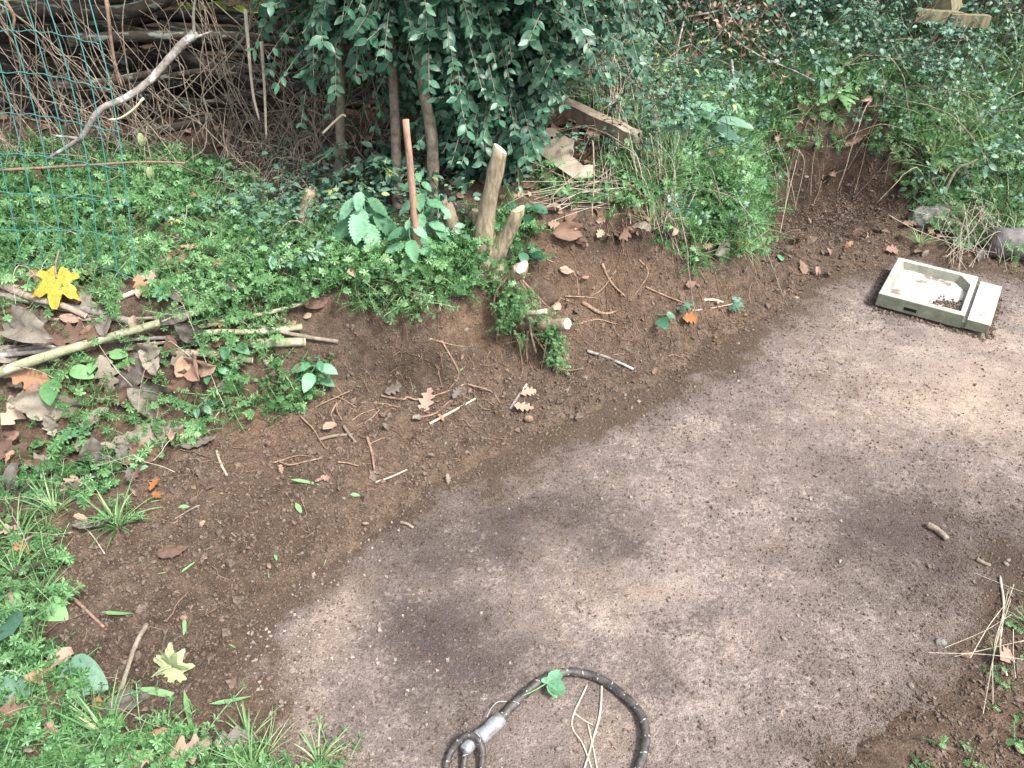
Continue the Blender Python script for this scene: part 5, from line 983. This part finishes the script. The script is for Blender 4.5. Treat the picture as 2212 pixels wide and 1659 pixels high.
tuft_thing(2010, 360, 60, .24, .005, 'fine yellow green grass tuft on the right bank', .1); tuft_thing(1985, 530, 26, .12, .004, 'dry green grass tuft in front of the grey stone', .2); tuft_thing(2188, 560, 30, .10, .005, 'short bright grass tuft below the grey log', 0); tuft_thing(1405, 490, 40, .16, .0035, 'pale grass tuft overhanging the soil slope', .25); tuft_thing(1490, 550, 30, .13, .0035, 'grass tuft at the left rim of the dug recess', .1); tuft_thing(870, 640, 40, .12, .004, 'bright grass hanging over the soil below the wooden stake', 0); tuft_thing(780, 660, 30, .10, .004, 'bright grass at the right end of the poles', -.05); tuft_thing(930, 600, 24, .09, .0035, 'grass tuft left of the root ball', 0); tuft_thing(540, 1600, 20, .09, .004, 'small grass tuft at the bottom edge beside the pebbles', .1); tuft_thing(690, 1650, 26, .09, .004, 'yellowish grass tuft at the bottom edge of the yard', .25); tuft_thing(240, 1600, 34, .14, .005, 'long bladed grass tuft in the bottom left corner', .05)
DOCK = [leaf(1., .36, 12, 2, .8, .7, .15, b_, wr=.012) for b_ in (.9, 1.3, .5)]; PL3 = 0
rosette('dock_plant', 1450, 262, 14, .16, 'broad leaved dock plant on the bank beside the dangling dead branch', 'plant', 'nettle', DOCK, .9)
rosette('dock_plant', 1500, 285, 9, .15, 'lower dock plant with bluish leaves under the dangling dead branch', 'plant', 'ivy', DOCK, .6)
rosette('foxglove_plant', 1800, 215, 14, .085, 'bright green leafy clump above the dug recess', 'plant', 'weed', DOCK, .8)
# fern frond
f0 = H(1325, 72, .16); f1 = H(1405, 118, .22); fn = thing('fern', f0, 'single light green fern frond sticking out of the bank', 'fern'); P = curve([f0, (f0+f1)/2+UP*.015, f1], 10)
obj('stem', tube(MB(), P, np.linspace(.0025, .001, len(P)), 5, .8), M['weed'], fn); mb = MB(); td = unit(f1-f0); sd_ = unit(np.cross(td, [0, -.5, 1]))
for i in range(12):
    f = .05+.93*i/11; p = f0+(f1-f0)*f+UP*.015*4*f*(1-f); l = .065*(1-f)**.6+.006
    for s in (1, -1): D = unit(sd_*s+td*.45); mb.scatter(leaf(1., .17, 4, 1, .5, .8, .1, .3), p[None], frames(D[None], np.array([[0, -.6, 1.]])), [l], np.array([.6]))
obj('leaflets', mb, M['weed'], fn)

# ------------------------------------------------------------------ upper right bank: bushes, canes, dead branch, dry grass
bk = thing('bramble_bush', (2.9, 4.3, float(T(2.9, 4.3))), 'dark bramble and ivy bush filling the top right of the bank', 'bush')
obj('foliage', leaf_cloud(5600, [((1.8, 4.15, 1.05), (.6, .25, .22), .8), ((3.1, 4.2, 1.15), (.8, .3, .3), 1.), ((1.15, 3.85, .95), (.5, .2, .2), .5), ((3.6, 3.8, .8), (.5, .3, .4), .7)], LV+[small_ivy()], .036), M['ivy'], bk)
tm_ = MB()
for k in range(26): x0 = rng.uniform(1., 3.8); tube(tm_, curve(wob([x0, 4.2, float(T(x0, 4.2))], [x0+rng.normal(0, .4), 3.9+rng.normal(0, .15), 1.2], .1, 5), 4), .004, 5, rng.random())
obj('stems', tm_, M['brownpole'], bk)
fb = thing('back_hedge', (.9, 4.9, float(T(.9, 4.9))), 'dark hedge standing along the top of the bank', 'hedge')
obj('foliage', leaf_cloud(3600, [((.6, 4.2, 1.35), (.9, .4, .5), 1), ((1.9, 4.9, 1.6), (.9, .4, .6), 1), ((3.3, 5., 1.6), (.9, .4, .6), 1)], LV, .07), M['dark_leaf'], fb)
tm_ = MB()
for k in range(12): x0 = .2+.3*k; tube(tm_, wob([x0, 4.9, float(T(x0, 4.9))-.05], [x0+rng.normal(0, .15), 4.8, 2.0], .1), .018, 6, .3)
obj('stems', tm_, M['brownpole'], fb)
GC = 'bare canes arching over the far bank'
for k in range(46):
    px, py = rng.uniform(1250, 2200), rng.uniform(30, 420); 
    if 1640 < px < 1930 and py > 300: py -= 160
    a = G(px, py); l = rng.uniform(.3, .9); az = rng.uniform(0, 2*pi); e = np.array([a[0]+cos(az)*l, a[1]+sin(az)*l*.5, 0]); e[2] = float(T(e[0], e[1]))+rng.uniform(.02, .12)
    mid = (a+e)/2+UP*rng.uniform(.05, .16); P = curve([a, mid, e], 9); P = P+np.cumsum(rng.normal(0, .002, P.shape), 0)
    obj('cane', tube(MB(), P, np.linspace(.0032, .0018, len(P))*rng.uniform(.6, 1.3), 5, rng.random()), M['greystem'], label='thin bare grey brown cane arching over the plants of the far bank', cat='cane', group=GC)
db_ = thing('dead_branch', A(1600, 60, 3.2), 'dead branch with withered curled brown leaves dangling over the bank', 'branch')
lf_ = MB(); CUR = [leaf(1., .42, 5, 1, .8, .8, .7, 1.8), leaf(1., .4, 5, 1, .8, .8, .6, -1.2, twist=.8)]
for q, r in (([(1640, -20), (1560, 20), (1470, 40), (1400, 62), (1320, 85), (1250, 105)], .005), ([(1485, -20), (1478, 40), (1462, 120), (1470, 190), (1488, 250), (1492, 300)], .0045), ([(1520, 20), (1580, 80), (1640, 120), (1720, 155), (1760, 175)], .0045), ([(1620, -20), (1580, 40), (1540, 90)], .004), ([(1560, 0), (1600, 60), (1650, 60)], .0035), ([(1500, -10), (1560, 30), (1610, 20)], .0035)):
    P = curve([H(px, py, .26-.0004*max(py, 0)) for px, py in q], 7); obj('twig', tube(MB(), P, np.linspace(r, r*.5, len(P)), 6, .9, rough=.1), M['greywood'], db_)
    for k in range(34):
        i = int(rng.integers(0, len(P))) 
        if proj(P[i])[1] > 150 and rng.random() < .75: continue
        c = P[i]+rng.normal(0, .03, 3); lf_.scatter(CUR[k % 2], c[None], rand_rot(1), [rng.uniform(.02, .042)], np.array([rng.uniform(.4, 1)]))
for k in range(150):
    c = H(rng.normal(1600, 70), rng.normal(40, 38), .27)+rng.normal(0, .04, 3); lf_.scatter(CUR[k % 2], c[None], rand_rot(1), [rng.uniform(.02, .042)], np.array([rng.uniform(.4, 1)]))
obj('withered_leaves', lf_, M['litter'], db_)
# straw hanging down the bank
def straw(name, n, src, dst, label, spread=.05, r=.001, hi=.12):
    mb = MB(); o = None
    for k in range(n):
        f = rng.random(); a = G(src[0]+rng.normal(0, src[2]), src[1]+rng.normal(0, src[3]), .02); e = G(dst[0]+rng.normal(0, dst[2]), dst[1]+rng.normal(0, dst[3]), .02)
        mid = (a+e)/2+UP*rng.uniform(.005, hi)+rng.normal(0, spread, 3)*[1, .4, .3]; a[2] += rng.uniform(0, hi*.8)
        P = curve([a, mid, e+UP*rng.uniform(0, .05)], 7); tube(mb, P, r*rng.uniform(.6, 1.3), 4, rng.uniform(.2, 1), False)
        o = a if o is None else o
    return obj(name, mb, M['straw'], None, label, 'dry grass', origin=o)
straw('dry_grass_clump', 120, (1290, 130, 28, 45), (1380, 380, 70, 50), 'bleached dry grass hanging in a long sheaf over the slanted timber', .05, .0011, .17)
straw('dry_grass_clump', 60, (1390, 340, 40, 30), (1450, 510, 30, 30), 'bleached straw trailing down to the rim of the soil slope', .03, .001, .15)
straw('dry_grass_clump', 26, (1180, 440, 40, 20), (1330, 420, 60, 30), 'thin straw lying along the rim of the soil slope', .03, .001, .04)
straw('dry_grass_clump', 8, (1690, 340, 30, 25), (1665, 450, 40, 30), 'straw hanging at the left side of the dug recess', .03)
straw('dry_grass_clump', 60, (2080, 470, 60, 30), (2120, 560, 60, 20), 'straw and stalks around the grey stone on the right', .04)
straw('dry_grass_clump', 12, (2150, 1340, 50, 70), (2150, 1420, 60, 70), 'straw strewn in the lower right corner of the yard', .012, .0008, .02)
# bent dark stick, stake, log
P = curve([H(2025, 447, .0), H(2040, 415, .05), H(2066, 366, .10), H(2090, 355, .12), H(2113, 345, .14)], 7); obj('bent_stick', tube(MB(), P, np.linspace(.009, .006, len(P)), 7, .2, rough=.12), M['brownpole'], label='dark bent dead stick rising from the right bank beside the stone', cat='stick')
P = curve([H(1580, 130, .16), H(1588, 200, .12), H(1592, 245, .10)], 7); obj('grey_stick', tube(MB(), P, np.linspace(.007, .005, len(P)), 7, .7), M['greywood'], label='grey stick hanging straight down right of the dangling dead branch', cat='stick')
lg0, lg1 = G(2130, 545), G(2300, 560); lg = thing('log', (lg0+lg1)/2, 'dark grey mottled log lying at the right edge behind the concrete tray', 'log')
P = wob(lg0+UP*.05, lg1+UP*.05, .008, 9); obj('trunk', tube(MB(), P, np.linspace(.062, .07, 9), 18, .4, rough=.08), M['log'], lg); d = unit(P[0]-P[1]); obj('cut_end', tube(MB(), [P[0]-d*.001, P[0]+d*.004], .058, 18, .2), M['brownpole'], lg)
# bramble sprig caught on the hose
sc_ = zh(1070, 330, .012); spg = thing('bramble_sprig', sc_, 'small green leafy sprig resting on the hose', 'sprig')
obj('stem', tube(MB(), curve([zh(880, 440, .02), zh(980, 395, .022), zh(1075, 340, .024)], 5), .0016, 5, .6), M['grass'], spg)
for (ex, ey), wd_l, rn in (((1205, 225), .03, .7), ((1225, 400), .036, .25), ((1160, 450), .02, .6), ((1045, 295), .018, .9)):
    e = zh(ex, ey, .028); D = e-zh(1080, 345, .026); L_ = np.linalg.norm(D); mb = MB(); mb.scatter(leaf(1., wd_l/L_, 14, 2, .75, .8, .25, .3, serr=.12, wr=.01), zh(1080, 345, .026)[None], frames(D[None], UP[None]), [L_], np.array([rn])); obj('leaf', mb, M['nettle'], spg)
